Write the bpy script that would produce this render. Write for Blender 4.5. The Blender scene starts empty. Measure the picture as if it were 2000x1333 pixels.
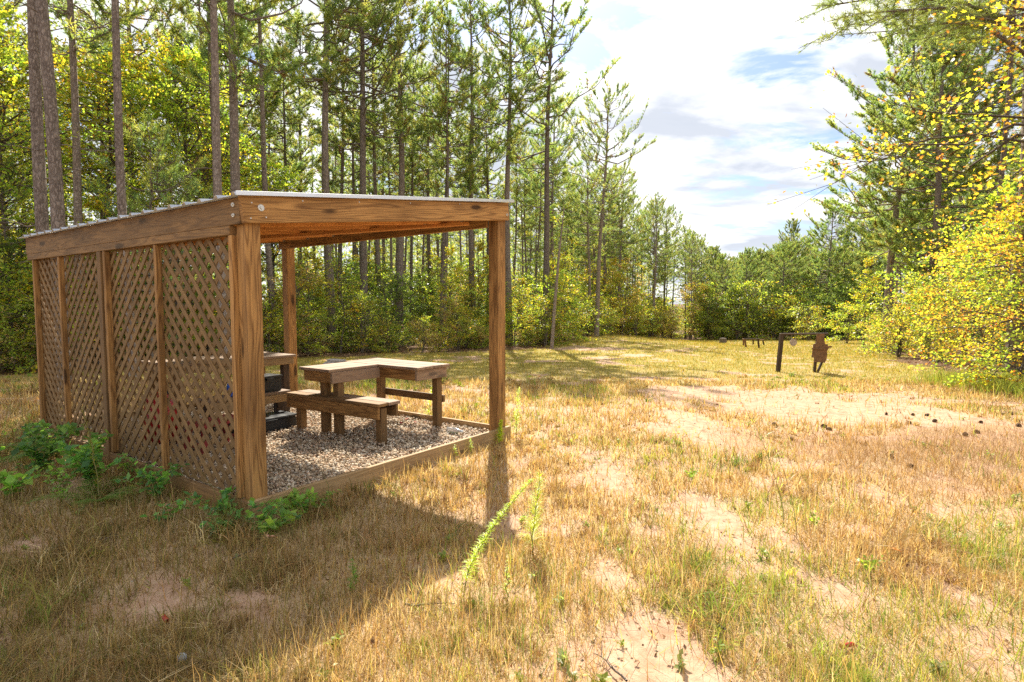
import bpy, bmesh, math
import numpy as np
from mathutils import Matrix, Vector

C = bpy.context.scene.collection
SC = bpy.context.scene

# ------------------------------------------------------------------ camera
CAMH, FPX, YH = 1.6, 1140.0, 590.0
PITCH = math.atan((666.5 - YH) / FPX)
cam_d = bpy.data.cameras.new('camera')
cam_d.lens = FPX * 36.0 / 2000.0
cam_d.sensor_width = 36.0
cam_d.clip_start = 0.05
cam_d.clip_end = 3000.0
cam = bpy.data.objects.new('camera', cam_d)
C.objects.link(cam)
cam.location = (0, 0, CAMH)
cam.rotation_euler = (math.radians(90) - PITCH, 0, 0)
SC.camera = cam

# ------------------------------------------------------------------ world, sun, exposure
SUN_EL, SUN_AZ = 43.0, -1.5        # degrees; azimuth from +Y towards +X
w = bpy.data.worlds.new('World')
SC.world = w
w.use_nodes = True
nt = w.node_tree
nt.nodes.clear()
def N(nt, kind, **kw):
    n = nt.nodes.new(kind)
    for k, v in kw.items():
        setattr(n, k, v)
    return n
def L(nt, a, b):
    nt.links.new(a, b)
def mathn(nt, op, a, b=None, clamp=False):
    n = N(nt, 'ShaderNodeMath', operation=op)
    n.use_clamp = clamp
    for i, v in enumerate((a, b)):
        if v is None: continue
        if isinstance(v, (int, float)): n.inputs[i].default_value = v
        else: L(nt, v, n.inputs[i])
    return n.outputs[0]
def ramp(nt, fac, stops):
    n = N(nt, 'ShaderNodeValToRGB')
    cr = n.color_ramp
    while len(cr.elements) < len(stops): cr.elements.new(0.5)
    for e, (p, c) in zip(cr.elements, stops):
        e.position = p
        e.color = (c[0], c[1], c[2], 1) if not isinstance(c, (int, float)) else (c, c, c, 1)
    L(nt, fac, n.inputs[0])
    return n.outputs[0]
def mixc(nt, fac, a, b, mode='MIX'):
    n = N(nt, 'ShaderNodeMix', data_type='RGBA', blend_type=mode)
    if isinstance(fac, (int, float)): n.inputs[0].default_value = fac
    else: L(nt, fac, n.inputs[0])
    for i, v in ((6, a), (7, b)):
        if isinstance(v, tuple): n.inputs[i].default_value = (v[0], v[1], v[2], 1)
        else: L(nt, v, n.inputs[i])
    return n.outputs[2]

sky = N(nt, 'ShaderNodeTexSky', sky_type='NISHITA', sun_disc=False)
sky.sun_elevation = math.radians(SUN_EL)
sky.sun_rotation = math.radians(SUN_AZ)
sky.air_density = 1.0
sky.dust_density = 1.2
sky.ozone_density = 1.5
tc = N(nt, 'ShaderNodeTexCoord')
sep = N(nt, 'ShaderNodeSeparateXYZ'); L(nt, tc.outputs['Generated'], sep.inputs[0])
zc = mathn(nt, 'ADD', mathn(nt, 'MAXIMUM', sep.outputs[2], 0.0), 0.16)
cx = mathn(nt, 'DIVIDE', sep.outputs[0], zc)
cy = mathn(nt, 'DIVIDE', sep.outputs[1], zc)
cmb = N(nt, 'ShaderNodeCombineXYZ'); L(nt, cx, cmb.inputs[0]); L(nt, cy, cmb.inputs[1])
mp = N(nt, 'ShaderNodeMapping'); L(nt, cmb.outputs[0], mp.inputs[0])
mp.inputs['Location'].default_value = (3.35, 1.9, 0)
mp.inputs['Rotation'].default_value = (0, 0, math.radians(-38))
mp.inputs['Scale'].default_value = (0.75, 1.25, 1)
n1 = N(nt, 'ShaderNodeTexNoise'); n1.inputs['Scale'].default_value = 1.9; n1.inputs['Detail'].default_value = 12; n1.inputs['Roughness'].default_value = 0.62; n1.inputs['Distortion'].default_value = 0.35
L(nt, mp.outputs[0], n1.inputs['Vector'])
n2 = N(nt, 'ShaderNodeTexNoise'); n2.inputs['Scale'].default_value = 1.15; n2.inputs['Detail'].default_value = 9; n2.inputs['Roughness'].default_value = 0.55; n2.inputs['Distortion'].default_value = 0.3
mp2 = N(nt, 'ShaderNodeMapping'); L(nt, mp.outputs[0], mp2.inputs[0]); mp2.inputs['Location'].default_value = (7.3, -2.1, 4.0)
L(nt, mp2.outputs[0], n2.inputs['Vector'])
cover = ramp(nt, n1.outputs[0], [(0.37, 0.0), (0.46, 1.0)])
shade = ramp(nt, n2.outputs[0], [(0.42, (6.2, 6.2, 6.2)), (0.49, (5.1, 5.15, 5.3)), (0.57, (3.2, 3.42, 3.85))])
thick = ramp(nt, n1.outputs[0], [(0.50, (1.0, 1.0, 1.0)), (0.72, (0.9, 0.92, 0.95))])
cloudc = mixc(nt, 1.0, shade, thick, 'MULTIPLY')
skyb = mixc(nt, 1.0, sky.outputs[0], (0.46, 0.52, 0.66), 'MULTIPLY')
fin = mixc(nt, cover, skyb, cloudc)
bg = N(nt, 'ShaderNodeBackground'); bg.inputs['Strength'].default_value = 0.1
L(nt, fin, bg.inputs[0])
wo = N(nt, 'ShaderNodeOutputWorld'); L(nt, bg.outputs[0], wo.inputs[0])

sd = bpy.data.lights.new('sun', 'SUN')
sd.energy = 5.0
sd.angle = math.radians(0.5)
sd.color = (1.0, 0.93, 0.80)
sun = bpy.data.objects.new('sun', sd)
C.objects.link(sun)
sun.rotation_euler = (-math.radians(90 - SUN_EL), 0, -math.radians(SUN_AZ))
sun.location = (0, 30, 30)

SC.view_settings.view_transform = 'Standard'
SC.view_settings.look = 'None'
SC.view_settings.gamma = 1.0
SC.view_settings.use_curve_mapping = False
SC.view_settings.exposure = 1.27
cyc = SC.cycles
cyc.max_bounces = 6; cyc.diffuse_bounces = 3; cyc.glossy_bounces = 2; cyc.transmission_bounces = 4; cyc.transparent_max_bounces = 6
cyc.caustics_reflective = False; cyc.caustics_refractive = False
cyc.use_denoising = False

RNG = np.random.default_rng(7)

# ------------------------------------------------------------------ numpy helpers
_perm = np.random.default_rng(3).random((256, 256))
def vnoise(x, y):
    x = np.asarray(x, float); y = np.asarray(y, float)
    xi = np.floor(x).astype(int); yi = np.floor(y).astype(int)
    fx = x - xi; fy = y - yi
    fx = fx * fx * (3 - 2 * fx); fy = fy * fy * (3 - 2 * fy)
    a = _perm[xi % 256, yi % 256]; b = _perm[(xi + 1) % 256, yi % 256]
    c = _perm[xi % 256, (yi + 1) % 256]; d = _perm[(xi + 1) % 256, (yi + 1) % 256]
    return (a * (1 - fx) + b * fx) * (1 - fy) + (c * (1 - fx) + d * fx) * fy
def fbm(x, y, o=4):
    s = 0; a = 0.5; t = 0
    for i in range(o):
        s = s + a * vnoise(x * 2 ** i + 17.3 * i, y * 2 ** i + 5.1 * i); t += a; a *= 0.5
    return s / t
def sstep(x, a, b):
    t = np.clip((np.asarray(x, float) - a) / (b - a), 0, 1)
    return t * t * (3 - 2 * t)
def gbase(x, y):
    x = np.asarray(x, float); y = np.asarray(y, float)
    yy = np.clip(y, -50, 110)
    z = -0.025 * np.maximum(0, yy - 6) - 0.02 * np.maximum(0, yy - 10) * sstep(x, 6, 18)
    return z
def gz(x, y):
    x = np.asarray(x, float); y = np.asarray(y, float)
    b = (fbm(x * 0.9, y * 0.9, 3) - 0.5) * 0.07 + (fbm(x * 5, y * 5, 2) - 0.5) * 0.018
    # level under the shelter
    s, t = to_st(x, y)
    inside = sstep(s, -0.8, -0.1) * sstep(s, 4.2, 3.3) * sstep(t, -0.8, -0.1) * sstep(t, 5.6, 4.7)
    return gbase(x, y) + b * (1 - inside) - 0.012 * inside

# shelter frame: origin at the near corner post, s along the open front, t along the lattice side
SH_A = np.array([-1.914, 4.233]); SH_YAW = math.radians(54.27)
SU = np.array([math.cos(SH_YAW), math.sin(SH_YAW)]); SV = np.array([-SU[1], SU[0]])
SW, SD = 3.15, 4.62
def to_st(x, y):
    dx = x - SH_A[0]; dy = y - SH_A[1]
    return dx * SU[0] + dy * SU[1], dx * SV[0] + dy * SV[1]
def from_st(s, t):
    return SH_A[0] + SU[0] * s + SV[0] * t, SH_A[1] + SU[1] * s + SV[1] * t

CLEAR = np.array([(-17, -12), (-17, 9.5), (-13.5, 12.5), (-8.8, 20), (-3.2, 23), (1.4, 27), (6, 43), (15, 60), (26, 62), (37, 61), (28, 44), (19, 31), (13, 19), (10, 13), (9.6, 8), (10, 4), (13, -12)])
def in_poly(x, y, P):
    x = np.asarray(x, float); y = np.asarray(y, float)
    r = np.zeros(x.shape, bool)
    n = len(P)
    for i in range(n):
        x0, y0 = P[i]; x1, y1 = P[(i + 1) % n]
        c = ((y0 > y) != (y1 > y))
        xi = (x1 - x0) * (y - y0) / (y1 - y0 + 1e-12) + x0
        r ^= c & (x < xi)
    return r
def clearing(x, y):
    x = np.asarray(x, float); y = np.asarray(y, float)
    jx = (fbm(x * 0.35, y * 0.35, 3) - 0.5) * 3.0; jy = (fbm(x * 0.35 + 40, y * 0.35, 3) - 0.5) * 3.0
    return in_poly(x + jx, y + jy, CLEAR)

# sandy patches: centre x, y, half-width, half-depth, rotation, strength
SAND = [(4.4, 10.6, 1.9, 1.1, -0.35, 1.5), (5.1, 9.2, 1.9, 1.5, -0.6, 1.5), (6.0, 8.0, 1.6, .9, -0.9, 1.35), (5.2, 7.4, .4, 1.5, 0.45, .7), (4.6, 5.4, .22, 1.5, 0.25, .8), (6.3, 6.8, .25, 1.6, .5, .7),
        (2.35, 7.0, .5, 1.1, 0.15, 1.15), (0.95, 5.3, .35, .8, .2, .5), (.55, 4.3, .22, .6, .2, .55), (1.5, 4.4, .16, 1.3, .12, .55), (.62, 2.4, .25, .8, 0, .7), (.95, 3.3, .2, .7, .3, .4), (2.1, 5.2, .25, .9, .2, .4),
        (3.75, 13.6, 1.1, .4, 0, 1.0), (3.5, 26, 1.6, 1.4, 0, 1.1), (4.5, 21.5, 1.0, .6, 0, .8), (2.3, 18.5, .8, .7, 0, .5), (-1.9, 2.85, .5, .4, 0.2, .4), (-0.4, 2.1, .3, .5, 0, .4), (7.4, 9.9, 1.2, .5, -0.3, .8)]
def sand_mask(x, y):
    x = np.asarray(x, float); y = np.asarray(y, float)
    m = np.zeros(x.shape)
    n = fbm(x * 1.6, y * 1.6, 5) - 0.5
    for cx_, cy_, a, b, r, k in SAND:
        dx = x - cx_; dy = y - cy_
        u = (dx * math.cos(r) + dy * math.sin(r)) / a; v = (-dx * math.sin(r) + dy * math.cos(r)) / b
        m = np.maximum(m, k * (1.45 - np.sqrt(u * u + v * v)))
    m = m + n * 2.6
    g = fbm(x * 3.3 + 9, y * 3.3, 4)
    m = np.maximum(m, sstep(g, 0.56, 0.7) * 0.62 * sstep(y, 12, 7) * sstep(x, -1.5, 0.3))
    return np.clip(sstep(m, 0.05, 0.80), 0, 1)
def straw_mask(x, y):
    # reddish pine straw over the bare strip, and under the trees
    dx = (x - 4.9); dy = (y - 5.9)
    m = 1.55 - np.sqrt((dx / 2.5) ** 2 + (dy / 1.5) ** 2)
    m = m + (fbm(x * 1.1 + 3, y * 1.1, 4) - 0.5) * 1.6
    return np.clip(sstep(m, 0.3, 0.9), 0, 1)

def mesh_tris(name, V, F, mat=None, col=None, smooth=False):
    me = bpy.data.meshes.new(name)
    V = np.asarray(V, np.float32); F = np.asarray(F, np.int32)
    me.vertices.add(len(V)); me.vertices.foreach_set('co', V.ravel())
    k = F.shape[1]
    me.loops.add(F.size); me.loops.foreach_set('vertex_index', F.ravel())
    me.polygons.add(len(F)); me.polygons.foreach_set('loop_start', np.arange(0, F.size, k, dtype=np.int32))
    try: me.polygons.foreach_set('loop_total', np.full(len(F), k, np.int32))
    except Exception: pass
    if smooth: me.polygons.foreach_set('use_smooth', np.ones(len(F), bool))
    if col is not None:
        a = me.color_attributes.new('col', 'FLOAT_COLOR', 'POINT')
        c4 = np.ones((len(V), 4), np.float32); c4[:, :3] = col
        a.data.foreach_set('color', c4.ravel())
    if mat: me.materials.append(mat)
    me.update()
    return me
def link(name, me, parent=None, loc=None, rot=None):
    o = bpy.data.objects.new(name, me)
    C.objects.link(o)
    if parent: o.parent = parent
    if loc is not None: o.location = loc
    if rot is not None: o.rotation_euler = rot
    return o
def tag(o, label, cat, group=None, kind=None):
    if label: o['label'] = label
    if cat: o['category'] = cat
    if group: o['group'] = group
    if kind: o['kind'] = kind
    return o
def empty(name, loc=(0, 0, 0), rot=(0, 0, 0)):
    o = bpy.data.objects.new(name, None); C.objects.link(o)
    o.empty_display_size = 0.2
    o.location = loc; o.rotation_euler = rot
    return o
def copy_thing(root, loc, rotz, scale=1.0, label=None, group=None, tilt=(0, 0)):
    r = root.copy(); C.objects.link(r); r.location = loc
    r.rotation_euler = (tilt[0], tilt[1], rotz)
    r.scale = (scale,) * 3 if isinstance(scale, (int, float)) else scale
    if label: r['label'] = label
    if group: r['group'] = group
    elif 'group' in r: del r['group']
    for ch in list(root.children):
        c = ch.copy(); C.objects.link(c); c.parent = r
    return r

def tube(P, R, n=5, rot=0.0):
    P = np.asarray(P, float); R = np.asarray(R, float); k = len(P)
    T = np.gradient(P, axis=0); T /= np.linalg.norm(T, axis=1)[:, None] + 1e-9
    ref = np.array([0, 0, 1.0]) if abs(T[:, 2]).mean() < 0.8 else np.array([1.0, 0, 0])
    A = np.cross(T, ref); A /= np.linalg.norm(A, axis=1)[:, None] + 1e-9
    B = np.cross(T, A)
    th = np.arange(n) / n * 2 * np.pi + rot
    V = P[:, None] + R[:, None, None] * (np.cos(th)[None, :, None] * A[:, None] + np.sin(th)[None, :, None] * B[:, None])
    i = np.arange(k - 1)[:, None] * n; j = np.arange(n)[None]; j2 = (j + 1) % n
    a = i + j; b = i + j2; c = i + n + j2; d = i + n + j
    F = np.concatenate([np.stack([a, b, c], -1).reshape(-1, 3), np.stack([a, c, d], -1).reshape(-1, 3)])
    return V.reshape(-1, 3), F
class TM:
    def __init__(self): self.V = []; self.F = []; self.K = []; self.n = 0
    def add(self, V, F, col=None):
        self.V.append(V); self.F.append(np.asarray(F) + self.n); self.n += len(V)
        if col is not None:
            col = np.asarray(col, float)
            self.K.append(np.broadcast_to(col, (len(V), 3)) if col.ndim == 1 else col)
    def mesh(self, name, mat, smooth=False):
        return mesh_tris(name, np.concatenate(self.V), np.concatenate(self.F), mat, np.concatenate(self.K) if self.K else None, smooth)
def unit(v):
    return v / (np.linalg.norm(v, axis=-1, keepdims=True) + 1e-9)

# ------------------------------------------------------------------ materials
def newmat(name):
    m = bpy.data.materials.new(name); m.use_nodes = True
    nt = m.node_tree; nt.nodes.clear()
    out = N(nt, 'ShaderNodeOutputMaterial')
    return m, nt, out
def foliage_mat(name, trans=0.5, rough=0.5, spec=0.3, tint=(1.15, 1.2, 0.8)):
    m, nt, out = newmat(name)
    at = N(nt, 'ShaderNodeAttribute', attribute_name='col')
    oi = N(nt, 'ShaderNodeObjectInfo')
    hs = N(nt, 'ShaderNodeHueSaturation')
    L(nt, at.outputs['Color'], hs.inputs['Color'])
    L(nt, mathn(nt, 'ADD', mathn(nt, 'MULTIPLY', oi.outputs['Random'], 0.024), 0.488), hs.inputs['Hue'])
    L(nt, mathn(nt, 'ADD', mathn(nt, 'MULTIPLY', oi.outputs['Random'], 0.30), 0.86), hs.inputs['Value'])
    p = N(nt, 'ShaderNodeBsdfPrincipled'); p.inputs['Roughness'].default_value = rough
    p.inputs['Specular IOR Level'].default_value = spec
    L(nt, hs.outputs[0], p.inputs['Base Color'])
    t = N(nt, 'ShaderNodeBsdfTranslucent')
    tcn = mixc(nt, 1.0, hs.outputs[0], tint, 'MULTIPLY')
    L(nt, tcn, t.inputs[0])
    mx = N(nt, 'ShaderNodeMixShader'); mx.inputs[0].default_value = trans
    L(nt, p.outputs[0], mx.inputs[1]); L(nt, t.outputs[0], mx.inputs[2]); L(nt, mx.outputs[0], out.inputs[0])
    return m
M_NEEDLE = foliage_mat('pine_needles', 0.55, 0.45, 0.35, (1.5, 1.5, 0.95))
M_LEAF = foliage_mat('leaves', 0.6, 0.42, 0.4, (1.7, 1.65, 0.8))
M_GRASS = foliage_mat('grass_blades', 0.4, 0.55, 0.25, (1.3, 1.2, 0.8))
M_LITTER = foliage_mat('fallen_leaves', 0.15, 0.7, 0.2, (1.1, 1.0, 0.8))

def wood_mat(name, c_lo, c_hi, grey=0.0, knots=True, rough=0.72, greyc=(0.42, 0.38, 0.33), stain=0.5):
    m, nt, out = newmat(name)
    tc = N(nt, 'ShaderNodeTexCoord'); oi = N(nt, 'ShaderNodeObjectInfo')
    off = N(nt, 'ShaderNodeCombineXYZ')
    r1 = mathn(nt, 'MULTIPLY', oi.outputs['Random'], 37.0); L(nt, r1, off.inputs[0])
    L(nt, mathn(nt, 'MULTIPLY', oi.outputs['Random'], 91.0), off.inputs[1]); L(nt, mathn(nt, 'MULTIPLY', oi.outputs['Random'], 53.0), off.inputs[2])
    va = N(nt, 'ShaderNodeVectorMath', operation='ADD'); L(nt, tc.outputs['Object'], va.inputs[0]); L(nt, off.outputs[0], va.inputs[1])
    def mapped(sx, sy, sz):
        q = N(nt, 'ShaderNodeMapping'); L(nt, va.outputs[0], q.inputs[0]); q.inputs['Scale'].default_value = (sx, sy, sz); return q.outputs[0]
    # knot field
    vo = N(nt, 'ShaderNodeTexVoronoi'); L(nt, mapped(1.3, 4.6, 4.6), vo.inputs['Vector']); vo.inputs['Scale'].default_value = 1.0
    kd = vo.outputs['Distance']
    # rings bending round the knots
    nz = N(nt, 'ShaderNodeTexNoise'); L(nt, mapped(0.55, 8, 8), nz.inputs['Vector']); nz.inputs['Scale'].default_value = 1.0; nz.inputs['Detail'].default_value = 2
    bend = mathn(nt, 'DIVIDE', 0.16, mathn(nt, 'ADD', kd, 0.12))
    ph = mathn(nt, 'ADD', mathn(nt, 'MULTIPLY', nz.outputs[0], 15.0), mathn(nt, 'MULTIPLY', bend, 1.6 if knots else 0.0))
    ring = mathn(nt, 'ADD', mathn(nt, 'MULTIPLY', mathn(nt, 'SINE', mathn(nt, 'MULTIPLY', ph, 6.283)), 0.5), 0.5)
    ring = mathn(nt, 'POWER', ring, 1.8)
    fn = N(nt, 'ShaderNodeTexNoise'); L(nt, mapped(5, 190, 190), fn.inputs['Vector']); fn.inputs['Scale'].default_value = 1.0; fn.inputs['Detail'].default_value = 3
    bl = N(nt, 'ShaderNodeTexNoise'); L(nt, mapped(1.6, 5, 5), bl.inputs['Vector']); bl.inputs['Scale'].default_value = 1.0; bl.inputs['Detail'].default_value = 4
    g = mathn(nt, 'ADD', mathn(nt, 'MULTIPLY', ring, 0.34), mathn(nt, 'MULTIPLY', fn.outputs[0], 0.72))
    col = ramp(nt, g, [(0.22, c_hi), (0.88, c_lo)])
    dark = tuple(v * 0.55 for v in c_lo)
    st = ramp(nt, bl.outputs[0], [(0.45, 0.0), (0.75, 1.0)])
    col = mixc(nt, mathn(nt, 'MULTIPLY', st, stain), col, dark)
    if knots:
        kc = ramp(nt, kd, [(0.09, 1.0), (0.15, 0.0)])
        col = mixc(nt, mathn(nt, 'MULTIPLY', kc, 0.85), col, tuple(v * 0.28 for v in c_lo))
    if grey > 0:
        gn = N(nt, 'ShaderNodeTexNoise'); L(nt, mapped(3, 26, 26), gn.inputs['Vector']); gn.inputs['Detail'].default_value = 4
        gf = ramp(nt, gn.outputs[0], [(0.5 - 0.35 * grey, 1.0), (0.62, 0.0)] if False else [(0.35, grey), (0.7, grey * 0.45)])
        col = mixc(nt, gf, col, greyc)
    hs = N(nt, 'ShaderNodeHueSaturation'); L(nt, col, hs.inputs['Color'])
    L(nt, mathn(nt, 'ADD', mathn(nt, 'MULTIPLY', oi.outputs['Random'], 0.35), 0.82), hs.inputs['Value'])
    p = N(nt, 'ShaderNodeBsdfPrincipled'); p.inputs['Roughness'].default_value = rough; p.inputs['Specular IOR Level'].default_value = 0.3
    L(nt, hs.outputs[0], p.inputs['Base Color'])
    bp_ = N(nt, 'ShaderNodeBump'); bp_.inputs['Strength'].default_value = 0.35; bp_.inputs['Distance'].default_value = 0.003
    L(nt, g, bp_.inputs['Height']); L(nt, bp_.outputs[0], p.inputs['Normal'])
    L(nt, p.outputs[0], out.inputs[0])
    return m
M_WOOD = wood_mat('treated_pine', (0.13, 0.055, 0.016), (0.50, 0.27, 0.09), stain=.6)
M_WOOD_D = wood_mat('treated_pine_aged', (0.10, 0.045, 0.015), (0.30, 0.16, 0.055), grey=0.25, greyc=(0.20, 0.15, 0.08), stain=.7)
M_JOIST = wood_mat('joist_pine', (0.42, 0.15, 0.035), (0.72, 0.32, 0.09), stain=0.2)
M_LATT = wood_mat('lattice_pine', (0.10, 0.050, 0.016), (0.27, 0.155, 0.055), grey=0.25, knots=False, greyc=(0.21, 0.15, 0.08), stain=0.35)
M_TOP = wood_mat('weathered_plank', (0.16, 0.085, 0.045), (0.40, 0.255, 0.15), grey=0.45, greyc=(0.30, 0.235, 0.18), stain=0.35)
M_KICK = wood_mat('kickboard_pine', (0.24, 0.13, 0.05), (0.44, 0.28, 0.13), grey=0.2, greyc=(0.4, 0.33, 0.2), stain=0.3)
M_REDW = wood_mat('red_stained_wood', (0.20, 0.02, 0.02), (0.34, 0.05, 0.04), knots=False, stain=0.4)

def bark_mat(name, lo, hi, scale=1.0, moss=0.0):
    m, nt, out = newmat(name)
    tc = N(nt, 'ShaderNodeTexCoord'); oi = N(nt, 'ShaderNodeObjectInfo')
    q = N(nt, 'ShaderNodeMapping'); L(nt, tc.outputs['Object'], q.inputs[0]); q.inputs['Scale'].default_value = (20 * scale, 20 * scale, 7.5 * scale)
    nz = N(nt, 'ShaderNodeTexNoise'); L(nt, q.outputs[0], nz.inputs['Vector']); nz.inputs['Scale'].default_value = 1.2; nz.inputs['Detail'].default_value = 4
    dv = N(nt, 'ShaderNodeVectorMath', operation='ADD'); L(nt, q.outputs[0], dv.inputs[0])
    sc = N(nt, 'ShaderNodeVectorMath', operation='SCALE'); L(nt, nz.outputs['Color'], sc.inputs[0]); sc.inputs['Scale'].default_value = 2.0; L(nt, sc.outputs[0], dv.inputs[1])
    vo = N(nt, 'ShaderNodeTexVoronoi', feature='DISTANCE_TO_EDGE'); L(nt, dv.outputs[0], vo.inputs['Vector']); vo.inputs['Scale'].default_value = 1.0
    vc = N(nt, 'ShaderNodeTexVoronoi'); L(nt, dv.outputs[0], vc.inputs['Vector']); vc.inputs['Scale'].default_value = 1.0
    h = ramp(nt, vo.outputs['Distance'], [(0.0, 0.25), (0.22, 0.85), (0.6, 1.0)])
    fine = N(nt, 'ShaderNodeTexNoise'); L(nt, q.outputs[0], fine.inputs['Vector']); fine.inputs['Scale'].default_value = 5; fine.inputs['Detail'].default_value = 5
    f = mathn(nt, 'MULTIPLY', h, mathn(nt, 'ADD', mathn(nt, 'MULTIPLY', fine.outputs[0], 0.9), 0.35), True)
    col = ramp(nt, f, [(0.05, tuple(v * 0.35 for v in lo)), (0.4, lo), (0.95, hi)])
    sp = N(nt, 'ShaderNodeSeparateColor'); L(nt, vc.outputs['Color'], sp.inputs[0])
    col = mixc(nt, mathn(nt, 'MULTIPLY', sp.outputs[0], 0.35), col, tuple(v * 1.1 for v in hi))
    hs = N(nt, 'ShaderNodeHueSaturation'); L(nt, col, hs.inputs['Color']); L(nt, mathn(nt, 'ADD', mathn(nt, 'MULTIPLY', oi.outputs['Random'], 0.5), 0.75), hs.inputs['Value'])
    p = N(nt, 'ShaderNodeBsdfPrincipled'); p.inputs['Roughness'].default_value = 0.9; p.inputs['Specular IOR Level'].default_value = 0.15
    L(nt, hs.outputs[0], p.inputs['Base Color'])
    b = N(nt, 'ShaderNodeBump'); b.inputs['Strength'].default_value = 0.9; b.inputs['Distance'].default_value = 0.02
    L(nt, f, b.inputs['Height']); L(nt, b.outputs[0], p.inputs['Normal']); L(nt, p.outputs[0], out.inputs[0])
    return m
M_BARK = bark_mat('pine_bark', (0.17, 0.13, 0.105), (0.40, 0.33, 0.28))
M_BARK2 = bark_mat('hardwood_bark', (0.14, 0.11, 0.085), (0.30, 0.25, 0.20), 1.6)

def simple_mat(name, col, rough=0.6, metal=0.0, noise=0.25, nscale=12.0, spec=0.4, bump=0.2):
    m, nt, out = newmat(name)
    tc = N(nt, 'ShaderNodeTexCoord')
    nz = N(nt, 'ShaderNodeTexNoise'); L(nt, tc.outputs['Object'], nz.inputs['Vector']); nz.inputs['Scale'].default_value = nscale; nz.inputs['Detail'].default_value = 6
    c = ramp(nt, nz.outputs[0], [(0.3, tuple(v * (1 - noise) for v in col)), (0.7, tuple(min(1, v * (1 + noise)) for v in col))])
    p = N(nt, 'ShaderNodeBsdfPrincipled'); L(nt, c, p.inputs['Base Color']); p.inputs['Metallic'].default_value = metal; p.inputs['Specular IOR Level'].default_value = spec
    L(nt, ramp(nt, nz.outputs[0], [(0.3, max(0, rough - 0.12)), (0.7, min(1, rough + 0.12))]), p.inputs['Roughness'])
    b = N(nt, 'ShaderNodeBump'); b.inputs['Strength'].default_value = bump; b.inputs['Distance'].default_value = 0.004; L(nt, nz.outputs[0], b.inputs['Height']); L(nt, b.outputs[0], p.inputs['Normal'])
    L(nt, p.outputs[0], out.inputs[0])
    return m
M_METAL = simple_mat('galvanised_sheet', (0.74, 0.75, 0.77), 0.38, 0.75, 0.08, 5)
M_ZINC = simple_mat('zinc_fitting', (0.62, 0.60, 0.55), 0.4, 0.6, 0.15, 40)
M_RUST = simple_mat('rusty_steel', (0.20, 0.105, 0.055), 0.85, 0.2, 0.4, 14)
M_OLDW = wood_mat('dark_old_timber', (0.035, 0.022, 0.014), (0.10, 0.06, 0.035), stain=0.6)
M_STEEL = simple_mat('worn_steel', (0.42, 0.34, 0.28), 0.6, 0.4, 0.35, 20)
M_BLACK = simple_mat('black_plastic', (0.02, 0.022, 0.025), 0.4, 0, 0.2, 8)
M_BLUE = simple_mat('blue_plastic', (0.03, 0.12, 0.55), 0.35, 0, 0.1, 8)
M_WHITE = simple_mat('pale_plastic', (0.55, 0.62, 0.68), 0.35, 0, 0.1, 8)
M_RED = simple_mat('red_plastic', (0.42, 0.02, 0.02), 0.4, 0, 0.15, 8)
M_CONE = simple_mat('pine_cone', (0.11, 0.065, 0.04), 0.85, 0, 0.4, 60)
M_STONE = simple_mat('grey_slab', (0.34, 0.30, 0.27), 0.9, 0, 0.3, 15)

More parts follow.
